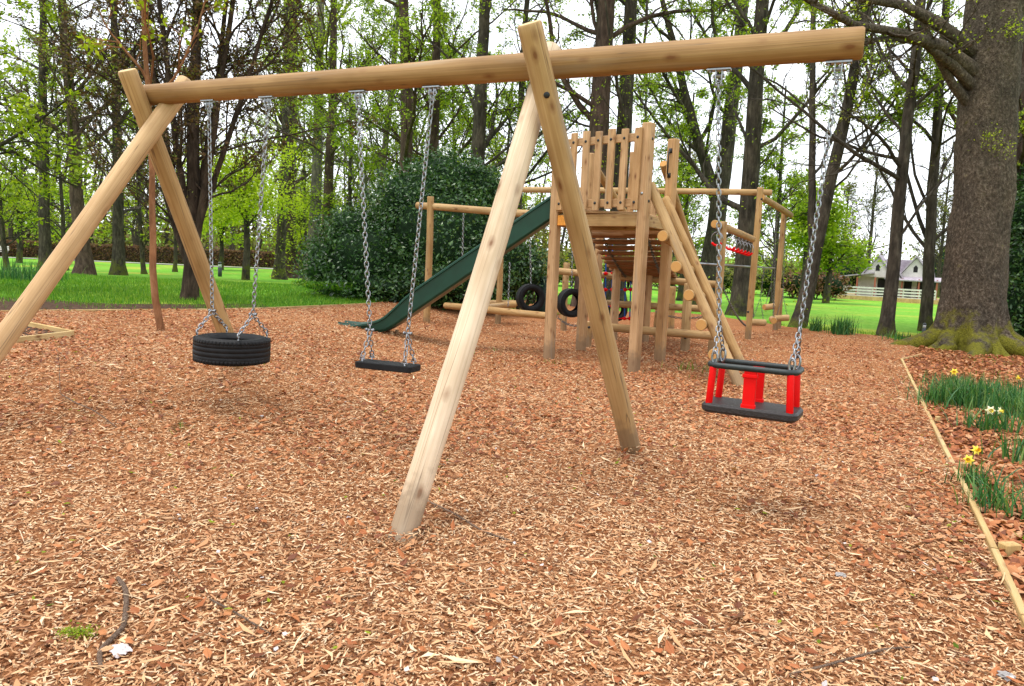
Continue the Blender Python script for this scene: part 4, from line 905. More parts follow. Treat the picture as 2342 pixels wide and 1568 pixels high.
def tree(name, label, base, r, H, bark='bark', leaf='leafspring', lean=(0, 0), n1=16, from_=.3, L1=.34, ang1=(.6, 1.2), n2=7, n3=6, leaves=5, size=.10, seed=1, lift1=.04, lift2=.02,
         group='tall trees round the playground', stems=None, droop=0.0, flare=.7, L2=.42, L3=.4, curve=None, sides=14, cat='tree', wobt=.012, az=None, sprouts=0):
    R = np.random.default_rng(seed); base = np.array(base, float); t0 = thing(name, label, cat, tuple(base), group)
    A = Acc(); K = 16; tt = np.linspace(0, 1, K) ** 1.25; trunks = []; rads = []
    for (dx, dy, fr, hs, st) in (stems or [(lean[0], lean[1], 1.0, 1.0, 0.0)]):
        z = tt * H * hs; w1 = np.cumsum(R.normal(0, wobt, (K, 2)), 0) * H * .12 ; w1 -= w1[0]
        P = np.zeros((K, 3)); e = tt ** (0.9 if curve is None else curve)
        P[:, 0] = base[0] + dx * e * H * hs + w1[:, 0]; P[:, 1] = base[1] + dy * e * H * hs + w1[:, 1]; P[:, 2] = base[2] - .15 + z
        if st: 
            s0 = trunks[0]; kk = int(st * (K - 1)); off = s0[kk] - np.array([base[0], base[1], base[2]]); P += off * [1, 1, 1]
        rr = r * fr * (1 - .72 * tt ** .9)
        if not st: rr = rr * (1 + flare * np.exp(-z / (r * 1.6)))
        trunks.append(P); rads.append(rr); A.tube(P, rr, sides)
    TP = np.stack(trunks); TR_ = np.stack(rads)
    S, D, idx, t = offshoots(TP, max(2, n1 // len(TP)), from_, .99, ang1, R)
    if az is not None:
        D[:, 0] += az[0]; D[:, 1] += az[1]; D /= np.linalg.norm(D, axis=1, keepdims=True)
    L = H * L1 * (1.15 - .75 * t) * R.uniform(.6, 1.2, len(t)); D[:, 2] -= droop; D /= np.linalg.norm(D, axis=1, keepdims=True)
    P1 = grow(S, D, L, 8, .16, lift1, R); r1 = np.interp(t, np.linspace(0, 1, K), TR_.mean(0)) * R.uniform(.2, .4, len(t))
    rad1 = r1[:, None] * (1 - .8 * np.linspace(0, 1, 8))[None] + .006
    V, q = tubes(P1, rad1, 6); A.add(V, q)
    S, D, idx, t2 = offshoots(P1, n2, .2, 1.0, (.4, 1.05), R, .3); L2_ = L[idx] * L2 * R.uniform(.5, 1.2, len(idx)) * (1.15 - .6 * t2)
    P2 = grow(S, D, L2_, 6, .2, lift2, R); m = inview(P2.mean(1)); P2, L2_, idx, t2 = P2[m], L2_[m], idx[m], t2[m]
    r2 = (r1[idx] * (1 - .7 * t2) * .42)[:, None] * (1 - .75 * np.linspace(0, 1, 6))[None] + .004
    V, q = tubes(P2, r2, 4); A.add(V, q); link('trunk', A.mesh('trunk', [M[bark]]), t0)
    S, D, idx3, t3 = offshoots(P2, n3, .15, 1.0, (.3, 1.0), R, .4); L3_ = np.maximum(L2_[idx3] * L3 * R.uniform(.6, 1.3, len(idx3)), .25)
    P3 = grow(S, D, L3_, 4, .22, 0.0, R); m = inview(P3.mean(1), 300, 450); P3 = P3[m]
    if len(P3) == 0: return t0
    B = Acc(); V, q = tubes(P3, np.broadcast_to(np.array([.008, .006, .005, .003]) * max(1, size / .09), (len(P3), 4)), 3); B.add(V, q, 0)
    if leaves:
        n = int(len(P3) * leaves); i = R.integers(0, len(P3), n); k = R.uniform(.2, 1, n) * 2.999; kk = k.astype(int); f = (k - kk)[:, None]
        g4 = max(1, n // 4); i = np.repeat(i[:g4], 4); kk = np.repeat(kk[:g4], 4); f = np.repeat(f[:g4], 4, 0); n = len(i)      # leaves sit in small sprays
        C = P3[i, kk] * (1 - f) + P3[i, kk + 1] * f + R.normal(0, size * .62, (n, 3))
        V, q = leaves_np(C, size, R); B.add(V, q, 1)
    if sprouts:      # leafy sprigs breaking from the trunk and lower limbs
        m = 60; kk = R.uniform(.08, .75, m) * (K - 1.01); k0 = kk.astype(int); f = (kk - k0)[:, None]; c = TP[0][k0] * (1 - f) + TP[0][k0 + 1] * f
        c = c + R.normal(0, 1, (m, 3)) * [r * 2.4, r * 2.4, .2]; i = R.integers(0, m, sprouts); C = c[i] + R.normal(0, size * 2.2, (sprouts, 3)); V, q = leaves_np(C, size, R); B.add(V, q, 1)
    link('crown', B.mesh('crown', [M[bark], M[leaf]], False), t0)
    return t0
def G3(px, py): return ground_at(px, py)
def far(px, Y, z=None): 
    p = at(px, 600, Y); return np.array([p[0], p[1], float(gz(p[0], p[1])) if z is None else z])
def rad(wpx, P): return wpx * 0.5 * P[1] / FPX
def lean_px(P, pxtop, pytop=0):
    """sideways lean so that the trunk passes the given picture point"""
    z = z_over(P, pytop); q = at(pxtop, pytop, P[1]); return ((q[0] - P[0]) / max(1.0, z - P[2]), 0.0)
def T(name, label, P, wpx, top, H, **k):
    return tree(name, label, P, rad(wpx, P), H, lean=lean_px(P, *top) if top else (0, 0), **k)
# left wood edge, standing on the bank crest
T('tall_tree', 'straight grey trunk farthest to the left behind the leaning log leg', G3(104, 622), 26, (100, 0), 24, bark='bark', leaf='leafspring', seed=3, n1=26, from_=.22, n2=8, n3=6, leaves=11.4, size=.16)
T('tall_tree', 'bending reddish trunk seen behind the far log leg at its base', G3(192, 628), 34, (150, 0), 22, bark='barkred', leaf='leafbrown', seed=4, n1=26, from_=.25, n2=8, n3=6, leaves=7.6, size=.13, wobt=.02)
T('tall_tree', 'straight grey trunk with flared base left of the thin sapling', G3(271, 628), 27, (262, 0), 23, bark='bark', leaf='leafbrown', seed=5, n1=24, from_=.22, n2=8, n3=6, leaves=7.6, size=.14)
# sapling in the pit
sp = G3(373, 757)
tree('sapling', 'thin orange brown sapling growing in the bark beside the far log legs', sp, rad(17, sp), 7.5, 'barksap', 'leafspring', lean_px(sp, 332, 0), n1=9, from_=.48, L1=.26, ang1=(.35, .8), n2=4, n3=4, leaves=5, size=.09, seed=8, flare=.15, wobt=.02, sides=10, group=None)
# multi stemmed dark tree
mp_ = G3(432, 686)
tree('multi_stem_tree', 'dark many stemmed tree with dense bare twigs behind the tyre swing', mp_, rad(45, mp_), 11, 'barkdark', 'leafbrown', n1=120, from_=.18, L1=.30, ang1=(.35, 1.0), n2=9, n3=5, leaves=6, size=.08, seed=12, flare=.35,
     stems=[(.02, .02, .80, 1.0, 0), (-.20, .05, .36, .85, .16), (.16, -.03, .40, .9, .18), (.30, .05, .32, .8, .2), (-.33, .1, .30, .7, .14), (.10, .1, .34, .95, .2), (-.08, -.08, .36, .95, .2)], group=None, lift1=.05, lift2=.01)
# overhanging bough, from a tree rooted outside the picture on the left
tree('overhanging_tree', 'bright green leafy boughs hanging in from the left behind the log leg', far(-330, 17), .24, 10, 'bark', 'leafspring', n1=24, from_=.22, L1=.52, ang1=(1.1, 1.5), n2=9, n3=7, leaves=15, size=.125, seed=14, lift1=-.01, az=(1.3, .1), group=None, lift2=-.02)
# middle left
T('tall_tree', 'thick reddish pine trunk left of the dark evergreen bush', G3(656, 634), 44, (672, 0), 25, bark='barkred', leaf='leafolive', seed=21, sprouts=900, n1=20, from_=.34, n2=7, n3=6, leaves=7.6, size=.13, group='tall trees round the playground')
T('tall_tree', 'grey trunk standing just behind the thick reddish pine trunk', far(640, 52), 24, (655, 0), 24, bark='bark', leaf='leafspring', seed=22, sprouts=900, n1=20, from_=.3, n2=7, n3=6, leaves=9.5, size=.15)
T('tall_tree', 'grey green trunk right of the thick reddish pine trunk', far(714, 44), 30, (735, 0), 24, bark='barkgrey', leaf='leafspring', seed=23, sprouts=900, n1=22, from_=.3, n2=7, n3=6, leaves=11.4, size=.14)
T('tall_tree', 'slender dark trunk rising at the edge of the evergreen bush', far(745, 40), 26, (765, 0), 24, bark='barkred', leaf='leafspring', seed=24, sprouts=900, n1=22, from_=.3, n2=7, n3=6, leaves=11.4, size=.13)
T('tall_tree', 'leaning pale trunk above the flat swing chains', far(842, 36), 20, (905, 0), 20, bark='barkgrey', leaf='leafgreen', seed=25, sprouts=900, n1=24, from_=.25, n2=8, n3=6, leaves=15.2, size=.12)
T('tall_tree', 'dark upright trunk rising left of the long flat swing chain', far(925, 31), 36, (922, 0), 21, bark='barkred', leaf='leafgreen', seed=26, sprouts=900, n1=22, from_=.28, n2=8, n3=6, leaves=13.3, size=.12)
T('tall_tree', 'upright trunk rising right of the long flat swing chain', far(990, 33), 29, (1003, 0), 21, bark='barkred', leaf='leafgreen', seed=27, sprouts=900, n1=22, from_=.3, n2=8, n3=6, leaves=13.3, size=.12)
T('forked_tree', 'forked dark trunk rising behind the evergreen bush top', far(1085, 29), 42, (1100, 0), 19, bark='bark', leaf='leafgreen', seed=28, sprouts=900, n1=24, from_=.28, n2=8, n3=6, leaves=13.3, size=.11)
T('tall_tree', 'slim trunk seen between the two near log legs and the bush', far(1178, 33), 22, (1205, 0), 20, bark='bark', leaf='leafgreen', seed=29, sprouts=900, n1=22, from_=.3, n2=7, n3=6, leaves=11.4, size=.12)
# behind the tower
T('tall_tree', 'thick red brown pine trunk directly behind the slatted wall', far(1345, 26), 58, (1370, 100), 22, bark='barkred', leaf='leafspring', seed=31, sprouts=900, n1=20, from_=.34, n2=7, n3=6, leaves=9.5, size=.10, flare=.3)
T('tall_tree', 'grey trunk behind the slatted wall, right of the red brown pine', far(1408, 27), 46, (1440, 100), 20, bark='bark', leaf='leafgreen', seed=32, sprouts=900, n1=20, from_=.3, n2=7, n3=6, leaves=9.5, size=.10)
T('forked_tree', 'forked grey trunk behind the ladder with a long bough leaning left', G3(1612, 700), 48, (1630, 100), 18, bark='bark', leaf='leafgreen', seed=33, sprouts=500, n1=18, from_=.22, L1=.36, n2=8, n3=6, leaves=24, size=.10, flare=.4, stems=[(.055, 0, 1.0, 1.0, 0), (-.33, .05, .6, .55, .34)])
T('tall_tree', 'dark grey trunk with mossy foot beside the tall trail post', G3(1690, 722), 47, (1735, 0), 19, bark='bark', leaf='leafgreen', seed=34, sprouts=500, n1=18, from_=.25, n2=8, n3=6, leaves=24, size=.10, flare=.5, )
T('forked_tree', 'slim forked trunk right of the trail posts at the edge of the lawn', G3(1822, 747), 34, (1880, 0), 16, bark='bark', leaf='leafgreen', seed=35, sprouts=300, n1=20, from_=.22, n2=8, n3=6, leaves=24, size=.095, flare=.35, stems=[(.112, 0, 1.0, 1.0, 0), (-.05, .05, .55, .8, .22)])
T('tall_tree', 'nearly bare leaning trunk in front of the white pavilion', G3(2026, 768), 31, (2100, 0), 17, bark='bark', leaf='leafolive', seed=36, n1=24, from_=.18, ang1=(.7, 1.3), n2=8, n3=6, leaves=1.92, size=.065, flare=.6, L1=.30, az=(-.3, 0))
T('tall_tree', 'nearly bare trunk with dense upright limbs beside the huge trunk', G3(2119, 756), 27, (2175, 0), 16, bark='bark', leaf='leafolive', seed=37, n1=22, from_=.2, n2=8, n3=6, leaves=2.16, size=.065, flare=.5)
# the huge beech
bb = G3(2218, 800)
def big_tree():
    t0 = thing('huge_tree', 'huge grey trunk with mossy spreading roots at the right of the bark pit', 'tree', tuple(bb)); R = np.random.default_rng(41)
    Mw = Matrix.Translation(Vector(bb)); r0 = rad(127, bb); nz_, na = 170, 120; z = np.concatenate([np.linspace(-.3, 1.6, 60), np.linspace(1.65, 13, nz_ - 60)]); th = np.arange(na) / na * 2 * np.pi
    lx = -.040
    lob = np.zeros(na)
    roots = [(-2.75, 1.0), (-2.05, 1.15), (-1.55, .75), (-1.05, 1.0), (-.45, 1.2), (.3, 1.0), (1.3, .9), (2.3, 1.0), (3.05, 1.1)]
    for a, k in roots: lob += k * np.exp(-((np.angle(np.exp(1j * (th - a)))) / .16) ** 2)
    V = np.zeros((nz_, na, 3))
    for i, zz_ in enumerate(z):
        fl = np.exp(-np.maximum(zz_, 0) / .30); rr = r0 * (1 - .045 * max(zz_, 0) ** .9 * .5) * (1 + .22 * fl + .10 * np.exp(-max(zz_, 0) / 1.2)) + r0 * lob * 1.15 * fl ** 1.15 - .10 * r0 * np.exp(-max(zz_, 0) / .5) * (1 - np.clip(lob, 0, 1)) + .02 * np.sin(3 * th + zz_ * .8) + .012 * np.sin(7 * th - zz_ * 2) + .03 * np.exp(-((zz_ - 3.4) / .5) ** 2) * np.cos(th + 1.2)
        rr = rr + np.array([.035 * mnoise.fractal((math.cos(a) * 2.2, math.sin(a) * 2.2, zz_ * 1.1), 1.0, 2.0, 4) + .014 * mnoise.noise((math.cos(a) * 9, math.sin(a) * 9, zz_ * 5)) for a in th])
        V[i, :, 0] = rr * np.cos(th) + lx * zz_; V[i, :, 1] = rr * np.sin(th); V[i, :, 2] = zz_
    i, j = np.meshgrid(np.arange(nz_ - 1), np.arange(na), indexing='ij'); q = np.stack([i * na + j, i * na + (j + 1) % na, (i + 1) * na + (j + 1) % na, (i + 1) * na + j], -1).reshape(-1, 4)
    A = Acc(); A.add(V.reshape(-1, 3), q)
    # limbs leaving the trunk towards the left, each through the height it has in the photograph
    def loc(px, py, Y): return at(px, py, Y) - bb
    for pts, rr in (([(2262, 190, 15.9), (2150, 105, 15.2), (2060, 75, 14.6), (1950, 55, 13.8), (1850, 0, 13.2), (1800, -40, 13)], [.19, .13, .085, .065, .05, .03]),
                    ([(2268, 150, 15.9), (2140, 50, 15.3), (2060, 10, 15), (1960, -6, 14.6), (1850, -60, 14)], [.17, .12, .09, .07, .04]),
                    ([(2262, 240, 15.9), (2180, 150, 15.4), (2110, 95, 15.0), (2040, 88, 14.6), (1975, 92, 14.2), (1930, 110, 14)], [.15, .10, .075, .055, .04, .02]),
                    ([(2258, 290, 15.9), (2180, 195, 15.6), (2140, 120, 15.4), (2115, 60, 15.3), (2100, -30, 15.3)], [.13, .09, .075, .06, .05]),
                    ([(2260, 120, 15.8), (2330, 20, 15.5), (2400, -60, 15.2)], [.2, .14, .10]), ([(2260, 300, 16.2), (2330, 200, 16.6), (2400, 60, 17)], [.15, .1, .08])):
        A.tube([loc(*p) for p in pts], rr, 9)
    P1 = []
    for pts in ([(2150, 105, 15.2), (2060, 75, 14.6), (1950, 55, 13.8), (1850, 0, 13.2)], [(2140, 50, 15.3), (2060, 10, 15), (1960, -6, 14.6), (1850, -60, 14)], [(2180, 150, 15.4), (2110, 95, 15.0), (2040, 88, 14.6), (1930, 110, 14)], [(2180, 195, 15.6), (2140, 120, 15.4), (2115, 60, 15.3), (2100, -30, 15.3)]):
        P1.append([loc(*p) for p in pts])
    P1 = np.array(P1); S, D, ix, t = offshoots(P1, 9, .15, 1, (.5, 1.2), R); P2 = grow(S, D, R.uniform(.6, 1.8, len(S)), 6, .2, .01, R)
    Vt, q = tubes(P2, np.broadcast_to(np.linspace(.026, .007, 6), (len(P2), 6)), 5); A.add(Vt, q)
    # roots running out along the ground
    for a, k in roots:
        n = 8; s = np.linspace(0, 1, n); rr0 = r0 * 1.25; Lr = R.uniform(.7, 1.35) * k; aa = a + np.cumsum(R.normal(0, .05, n))
        P = np.stack([np.cos(aa) * (rr0 * .85 + s * Lr), np.sin(aa) * (rr0 * .85 + s * Lr), .26 * (1 - s) ** 1.6 - .02 - .06 * s], -1)
        A.tube(P, .19 * k * (1 - s) ** .8 + .035, 12)
    link('trunk', A.mesh('trunk', [M['barkbig']]), t0, Mw)
    S, D, ix, t = offshoots(P2, 5, .2, 1, (.4, 1.0), R); P3 = grow(S, D, R.uniform(.3, .8, len(S)), 4, .2, 0, R); B = Acc(); Vt, q = tubes(P3, np.broadcast_to([.008, .006, .005, .003], (len(P3), 4)), 3); B.add(Vt, q, 0)
    n = 900; ii = R.integers(0, len(P3), n); C = P3[ii, R.integers(1, 4, n)] + R.normal(0, .05, (n, 3)); Vt, q = leaves_np(C, .06, R); B.add(Vt, q, 1)
    # sprigs sprouting from burrs on the trunk
    for (px, py, nn) in ((2310, 70, 260), (2262, 315, 160), (2285, 345, 120)):
        c = loc(px, py, bb[1] - r0 * .85); C = c + R.normal(0, .12, (nn, 3)); Vt, q = leaves_np(C, .05, R); B.add(Vt, q, 1)
    link('crown', B.mesh('crown', [M['barkbig'], M['leafspring']], False), t0, Mw)
big_tree()
T('tall_tree', 'shaded trunk just behind the huge mossy tree, at the picture edge', far(2318, 21), 60, (2350, 150), 16, bark='barkred', leaf='leafspring', seed=43, n1=16, from_=.3, n2=7, n3=6, leaves=11.4, size=.09)

# leafy trees filling the wood edge between the tall trunks
for k, (px, Y, H_, leaf, lv, lab) in enumerate(((15, 44, 11, 'leafspring', 9, 'leafy young tree at the picture edge left of the first grey trunk'), (150, 52, 15, 'leafspring', 8, 'yellow green tree between the first two trunks on the left'), (330, 50, 13, 'leafspring', 8, 'yellow green tree behind the leaning far log leg'), (400, 60, 17, 'leafbrown', 7, 'brown budded tree behind the many stemmed tree'), (700, 58, 15, 'leafspring', 8, 'yellow green tree between the reddish pine and the slender dark trunk'), (800, 42, 13, 'leafgreen', 9, 'fresh green tree over the left shoulder of the evergreen bush'), (965, 44, 14, 'leafspring', 9, 'yellow green tree just right of the flat swing chains'), (1045, 42, 14, 'leafgreen', 9, 'fresh green tree over the top of the evergreen bush'), (1140, 46, 14, 'leafspring', 8, 'yellow green tree left of the near log leg above the bush'), (1480, 44, 13, 'leafspring', 5, 'lacy spring tree right of the slatted wall'), (1560, 40, 11, 'leafgreen', 7, 'green tree left of the forked trunk behind the ladder'), (1775, 38, 11, 'leafgreen', 8, 'green tree between the trail posts and the slim forked trunk'))):
    tree('young_tree', lab, far(px, Y), .16, H_, 'bark', leaf, n1=26, from_=.14, L1=.34, ang1=(.6, 1.3), n2=8, n3=5, leaves=lv * (.6 if px < 760 else .8), size=.20 if Y > 48 else .16, seed=400 + k, group='young leafy trees at the wood edge', lean=(random.uniform(-.06, .06), 0), lift1=.02)
# ------------------------------------------------------------------ bushes, hedge, far wood
def bush(name, label, lobes, n, size, leaf, seed, cat='bush', group=None, core=True, up=.2, long=2.2, fill=.35):
    """leaves spread through the outer shell of several lobes, dark twiggy mass inside"""
    R = np.random.default_rng(seed); lobes = np.array(lobes, float); w_ = lobes[:, 3] * lobes[:, 4] * lobes[:, 5]; w_ = w_ ** .67; w_ /= w_.sum()
    base = lobes[:, :3].mean(0); b0 = np.array([base[0], base[1], float(gz(base[0], base[1]))]); t0 = thing(name, label, cat, tuple(b0), group)
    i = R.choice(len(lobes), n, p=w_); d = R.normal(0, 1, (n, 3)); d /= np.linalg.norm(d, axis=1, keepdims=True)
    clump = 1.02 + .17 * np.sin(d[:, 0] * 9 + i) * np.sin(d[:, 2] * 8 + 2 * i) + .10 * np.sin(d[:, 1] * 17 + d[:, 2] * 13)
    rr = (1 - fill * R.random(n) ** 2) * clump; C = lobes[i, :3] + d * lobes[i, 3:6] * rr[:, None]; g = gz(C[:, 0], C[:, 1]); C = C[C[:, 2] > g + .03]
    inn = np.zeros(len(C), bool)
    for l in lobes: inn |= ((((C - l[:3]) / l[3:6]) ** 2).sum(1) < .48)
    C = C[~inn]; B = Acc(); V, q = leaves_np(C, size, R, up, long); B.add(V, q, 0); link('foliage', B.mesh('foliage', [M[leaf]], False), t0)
    A = Acc()
    for l in (lobes if cat != 'plant' else []):
        zb = float(gz(l[0], l[1])); 
        for k in range(5):
            e = l[:3] + R.normal(0, .35, 3) * l[3:6]; A.tube([[l[0] + R.normal(0, .1), l[1] + R.normal(0, .1), zb - .1], on([l[0], l[1], zb], e, .5) + R.normal(0, .1, 3), e], [.05, .035, .015], 6)
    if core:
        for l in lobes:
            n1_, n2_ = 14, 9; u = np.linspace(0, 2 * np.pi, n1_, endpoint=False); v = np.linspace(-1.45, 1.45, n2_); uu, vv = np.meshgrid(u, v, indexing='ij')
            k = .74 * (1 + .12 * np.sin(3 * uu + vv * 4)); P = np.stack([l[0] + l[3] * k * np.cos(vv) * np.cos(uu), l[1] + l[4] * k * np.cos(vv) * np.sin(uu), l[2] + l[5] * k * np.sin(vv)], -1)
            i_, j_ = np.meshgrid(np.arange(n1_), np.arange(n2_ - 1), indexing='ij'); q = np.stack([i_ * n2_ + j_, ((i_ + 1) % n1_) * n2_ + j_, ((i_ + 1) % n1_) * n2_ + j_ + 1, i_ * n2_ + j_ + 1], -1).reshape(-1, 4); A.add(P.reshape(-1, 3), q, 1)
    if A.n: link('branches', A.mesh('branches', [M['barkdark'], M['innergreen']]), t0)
    return t0
def lobe(px, py, Y, wx, wz, wy=None): 
    c = at(px, py, Y); k = Y / FPX; return (*c, wx * k, (wy or wx) * k, wz * k)
bush('evergreen_bush', 'big dark glossy evergreen bush behind the green slide', [lobe(1000, 560, 20, 150, 150), lobe(860, 600, 20, 140, 105), lobe(760, 610, 20.5, 75, 70), lobe(960, 470, 20.5, 120, 90), lobe(1015, 430, 20.8, 95, 85), lobe(1090, 440, 21.2, 70, 70), lobe(1065, 470, 21, 85, 95), lobe(1120, 600, 20.5, 110, 100), lobe(1010, 640, 19.5, 160, 70),
     lobe(820, 530, 20.5, 90, 60), lobe(1195, 620, 21, 60, 70), lobe(900, 655, 19.4, 150, 45)], 60000, .115, 'leafdark', 51, long=2.4)
bush('yew_tree', 'dark evergreen tree at the edge of the picture right of the huge trunk', [lobe(2375, 500, 19, 70, 70), lobe(2390, 600, 18.5, 90, 90), lobe(2385, 700, 18, 95, 100), lobe(2375, 770, 18, 85, 50), lobe(2420, 420, 20, 90, 70)], 16000, .12, 'leafdark', 52, 'tree')
bush('low_fern_patch', 'low pale green ground plants at the foot of the evergreen bush', [lobe(735, 652, 19.0, 40, 8), lobe(790, 655, 18.8, 40, 9), lobe(700, 648, 19.2, 30, 6)], 1500, .10, 'blade', 53, 'plant', core=False)
bush('ivy_bush', 'small light green bush under the tower beyond the trail logs', [lobe(1215, 575, 27, 45, 60), lobe(1255, 600, 27, 40, 50)], 2600, .12, 'leafolive', 54, core=False)
# bright beech trees beyond the lawn
for (px, py, Y, wx, wz, lab, sd2, leaf) in ((562, 435, 46, 105, 120, 'bright yellow green beech seen between the tyre swing chains', 61, 'leafbright'), (505, 495, 70, 60, 60, 'smaller bright green beech left of the tyre swing chain', 62, 'leafbright'),
        (40, 470, 66, 95, 70, 'fresh green tree beyond the lawn at the far left edge', 63, 'leafgreen'), (690, 500, 74, 55, 60, 'pale green tree between the reddish pine and the bush', 64, 'leafbright'), (1900, 560, 52, 62, 75, 'full green tree left of the white pavilion', 65, 'leafgreen'),
        (1850, 480, 50, 60, 80, 'leafy green tree behind the slim forked trunk', 66, 'leafgreen')):
    p = at(px, py, Y); k = Y / FPX; g = float(gz(p[0], p[1])); Rr = np.random.default_rng(sd2)
    t0 = thing('beech_tree', lab, 'tree', (p[0], p[1], g), 'leafy trees beyond the lawn')
    lob_ = np.array([[p[0] + Rr.normal(0, .45) * wx * k, p[1] + Rr.normal(0, .5) * wx * k, p[2] + Rr.normal(0, .45) * wz * k] for _ in range(16)]); n = 9500 if px == 562 else 5200; i = Rr.integers(0, 16, n)
    C = lob_[i] + Rr.normal(0, .30, (n, 3)) * np.array([wx * k, wx * k, wz * k * .45]); B = Acc(); V, q = leaves_np(C, .30 if Y > 48 else .20, Rr, .6); B.add(V, q, 0); link('crown', B.mesh('crown', [M[leaf]], False), t0)
    A = Acc(); A.tube([[p[0], p[1], g - .1], [p[0] + .1, p[1], g + 2], [p[0], p[1], p[2]], [p[0], p[1], p[2] + wz * k]], [.28, .2, .14, .05], 8)
    for l in lob_: A.tube([[p[0], p[1], on([0, 0, g], [0, 0, p[2]], Rr.uniform(.5, 1))[2]], on([p[0], p[1], p[2]], l, .5), l], [.08, .06, .03], 5)
    link('trunk', A.mesh('trunk', [M['bark']]), t0)
# bare round tree behind the pavilion
for (px, Y, H_, lab, sd2, le) in ((1985, 78, 14.5, 'bare round crowned tree behind the pavilion roof', 71, 1.2), (1925, 85, 12, 'hazy bare tree between the slim forked trunk and the pavilion', 72, 1.5), (2150, 82, 14, 'olive tree behind the right end of the pavilion', 73, 4), (1540, 75, 15, 'thin leafed tree far behind the tower posts', 75, 4), (2270, 80, 15, 'olive tree far behind the huge trunk', 77, 5)):
    p = far(px, Y); tree('background_tree', lab, p, .25, H_, 'bark', 'leafolive', n1=34, from_=.22, L1=.42, ang1=(.4, 1.1), n2=8, n3=5, leaves=le, size=.22, seed=sd2, lift1=.05, group='trees beyond the lawn')
# shrubs on the far side of the right lawn
for (px, py, Y, wx, wz, lab, sd2, leaf) in ((1870, 650, 60, 70, 32, 'brown green shrubs at the far end of the right lawn', 81, 'leafhedge'), (1790, 640, 62, 60, 30, 'olive shrub behind the hanging log steps', 82, 'leafolive'), (1680, 640, 66, 70, 28, 'olive shrub far behind the ladder logs', 83, 'leafolive'), (1560, 630, 66, 70, 30, 'brownish shrub far behind the bridge', 84, 'leafolive'), (1440, 620, 68, 70, 30, 'green shrub far behind the rope net', 85, 'leafgreen'), (1310, 615, 66, 70, 32, 'brownish shrub far behind the tyres', 86, 'leafolive'), (1950, 640, 84, 60, 50, 'tall olive shrub directly left of the pavilion', 87, 'leafolive'), (2180, 640, 88, 90, 70, 'dull olive thicket behind the pavilion', 88, 'leafolive')):
    bush('shrub', lab, [lobe(px - wx * .5, py, Y, wx * .6, wz), lobe(px + wx * .4, py + 2, Y, wx * .6, wz * .9), lobe(px, py - wz * .4, Y + 2, wx * .6, wz)], 2600, .34, leaf, sd2, group='shrubs beyond the lawn', fill=.5)
# hedge along the path
hd = thing('hedge', 'long clipped reddish brown hedge behind the path beyond the left lawn', 'hedge', (-40, 86, float(gz(-40, 86))))
R = np.random.default_rng(91); n = 26000; x = R.uniform(-78, 6, n); s = R.random(n); g = gz(x, np.full(n, 86.)); hgt = 1.75 + .05 * np.sin(x * 2); face = R.random(n) < .62
C = np.stack([x, np.where(face, 85.3 + R.normal(0, .08, n), R.uniform(85.2, 86.8, n)), g + np.where(face, s * hgt, hgt + R.normal(0, .07, n))], -1); B = Acc(); V, q = leaves_np(C, .24, R, .2); B.add(V, q, 0)
link('foliage', B.mesh('foliage', [M['leafhedge']], False), hd)
A = Acc(); A.box((-36, 86.05, float(gz(-36, 86)) + .85), (83.5, 1.3, 1.6)); link('branches', A.mesh('branches', [M['barkdark']], False), hd)
# the far wood, one mass
R = np.random.default_rng(95); A = Acc(); nT = 230; X = np.concatenate([R.uniform(-105, 15, 170), R.uniform(15, 110, 60)]); Y = R.uniform(92, 135, nT); g = gz(X, Y); hh = np.where(X > 8, R.uniform(4.5, 8.5, nT), R.uniform(14, 24, nT))
Pw = np.stack([np.stack([X + R.normal(0, .5, nT) * k, Y, g - .2 + hh * k / 4], -1) for k in range(5)], 1); rw = (R.uniform(.14, .34, nT))[:, None] * (1 - np.linspace(0, .7, 5))[None]
V, q = tubes(Pw, rw, 6); A.add(V, q, 0)
S, D, ix, t = offshoots(Pw, 12, .25, 1, (.5, 1.2), R); Pb = grow(S, D, R.uniform(.12, .24, len(S)) * hh[ix], 4, .2, .03, R); V, q = tubes(Pb, np.broadcast_to([.07, .05, .035, .015], (len(Pb), 4)), 3); A.add(V, q, 0)
for mat_i, n, zlo, zhi in ((1, 26000, 3.0, 16), (2, 9000, 2.0, 15), (3, 9000, 4, 18)):
    i = R.integers(0, len(Pb), n); C = Pb[i, R.integers(0, 4, n)] + R.normal(0, .9, (n, 3)); V, q = leaves_np(C, .42, R, .4); A.add(V, q, mat_i)
for n, x0, x1, hs, mi in ((20000, -110, 120, 2.4, 4), (16000, -105, 6, 6.0, 1), (5000, -105, 6, 7.5, 2), (9000, -105, 6, 5.0, 3)):
    x = R.uniform(x0, x1, n); y = R.uniform(100, 140, n); C = np.stack([x, y, gz(x, y) + np.abs(R.normal(0, hs, n)) + .2], -1); V, q = leaves_np(C, .7, R, .3); A.add(V, q, mi)
wood = link('woodland', A.mesh('woodland', [M['wood_far'], M['leafolive'], M['leafbright'], M['leafbrown'], M['leafolive']], False)); wood['kind'] = 'stuff'  # brighter leaf slot carries the lightness of haze and backlight in its colour

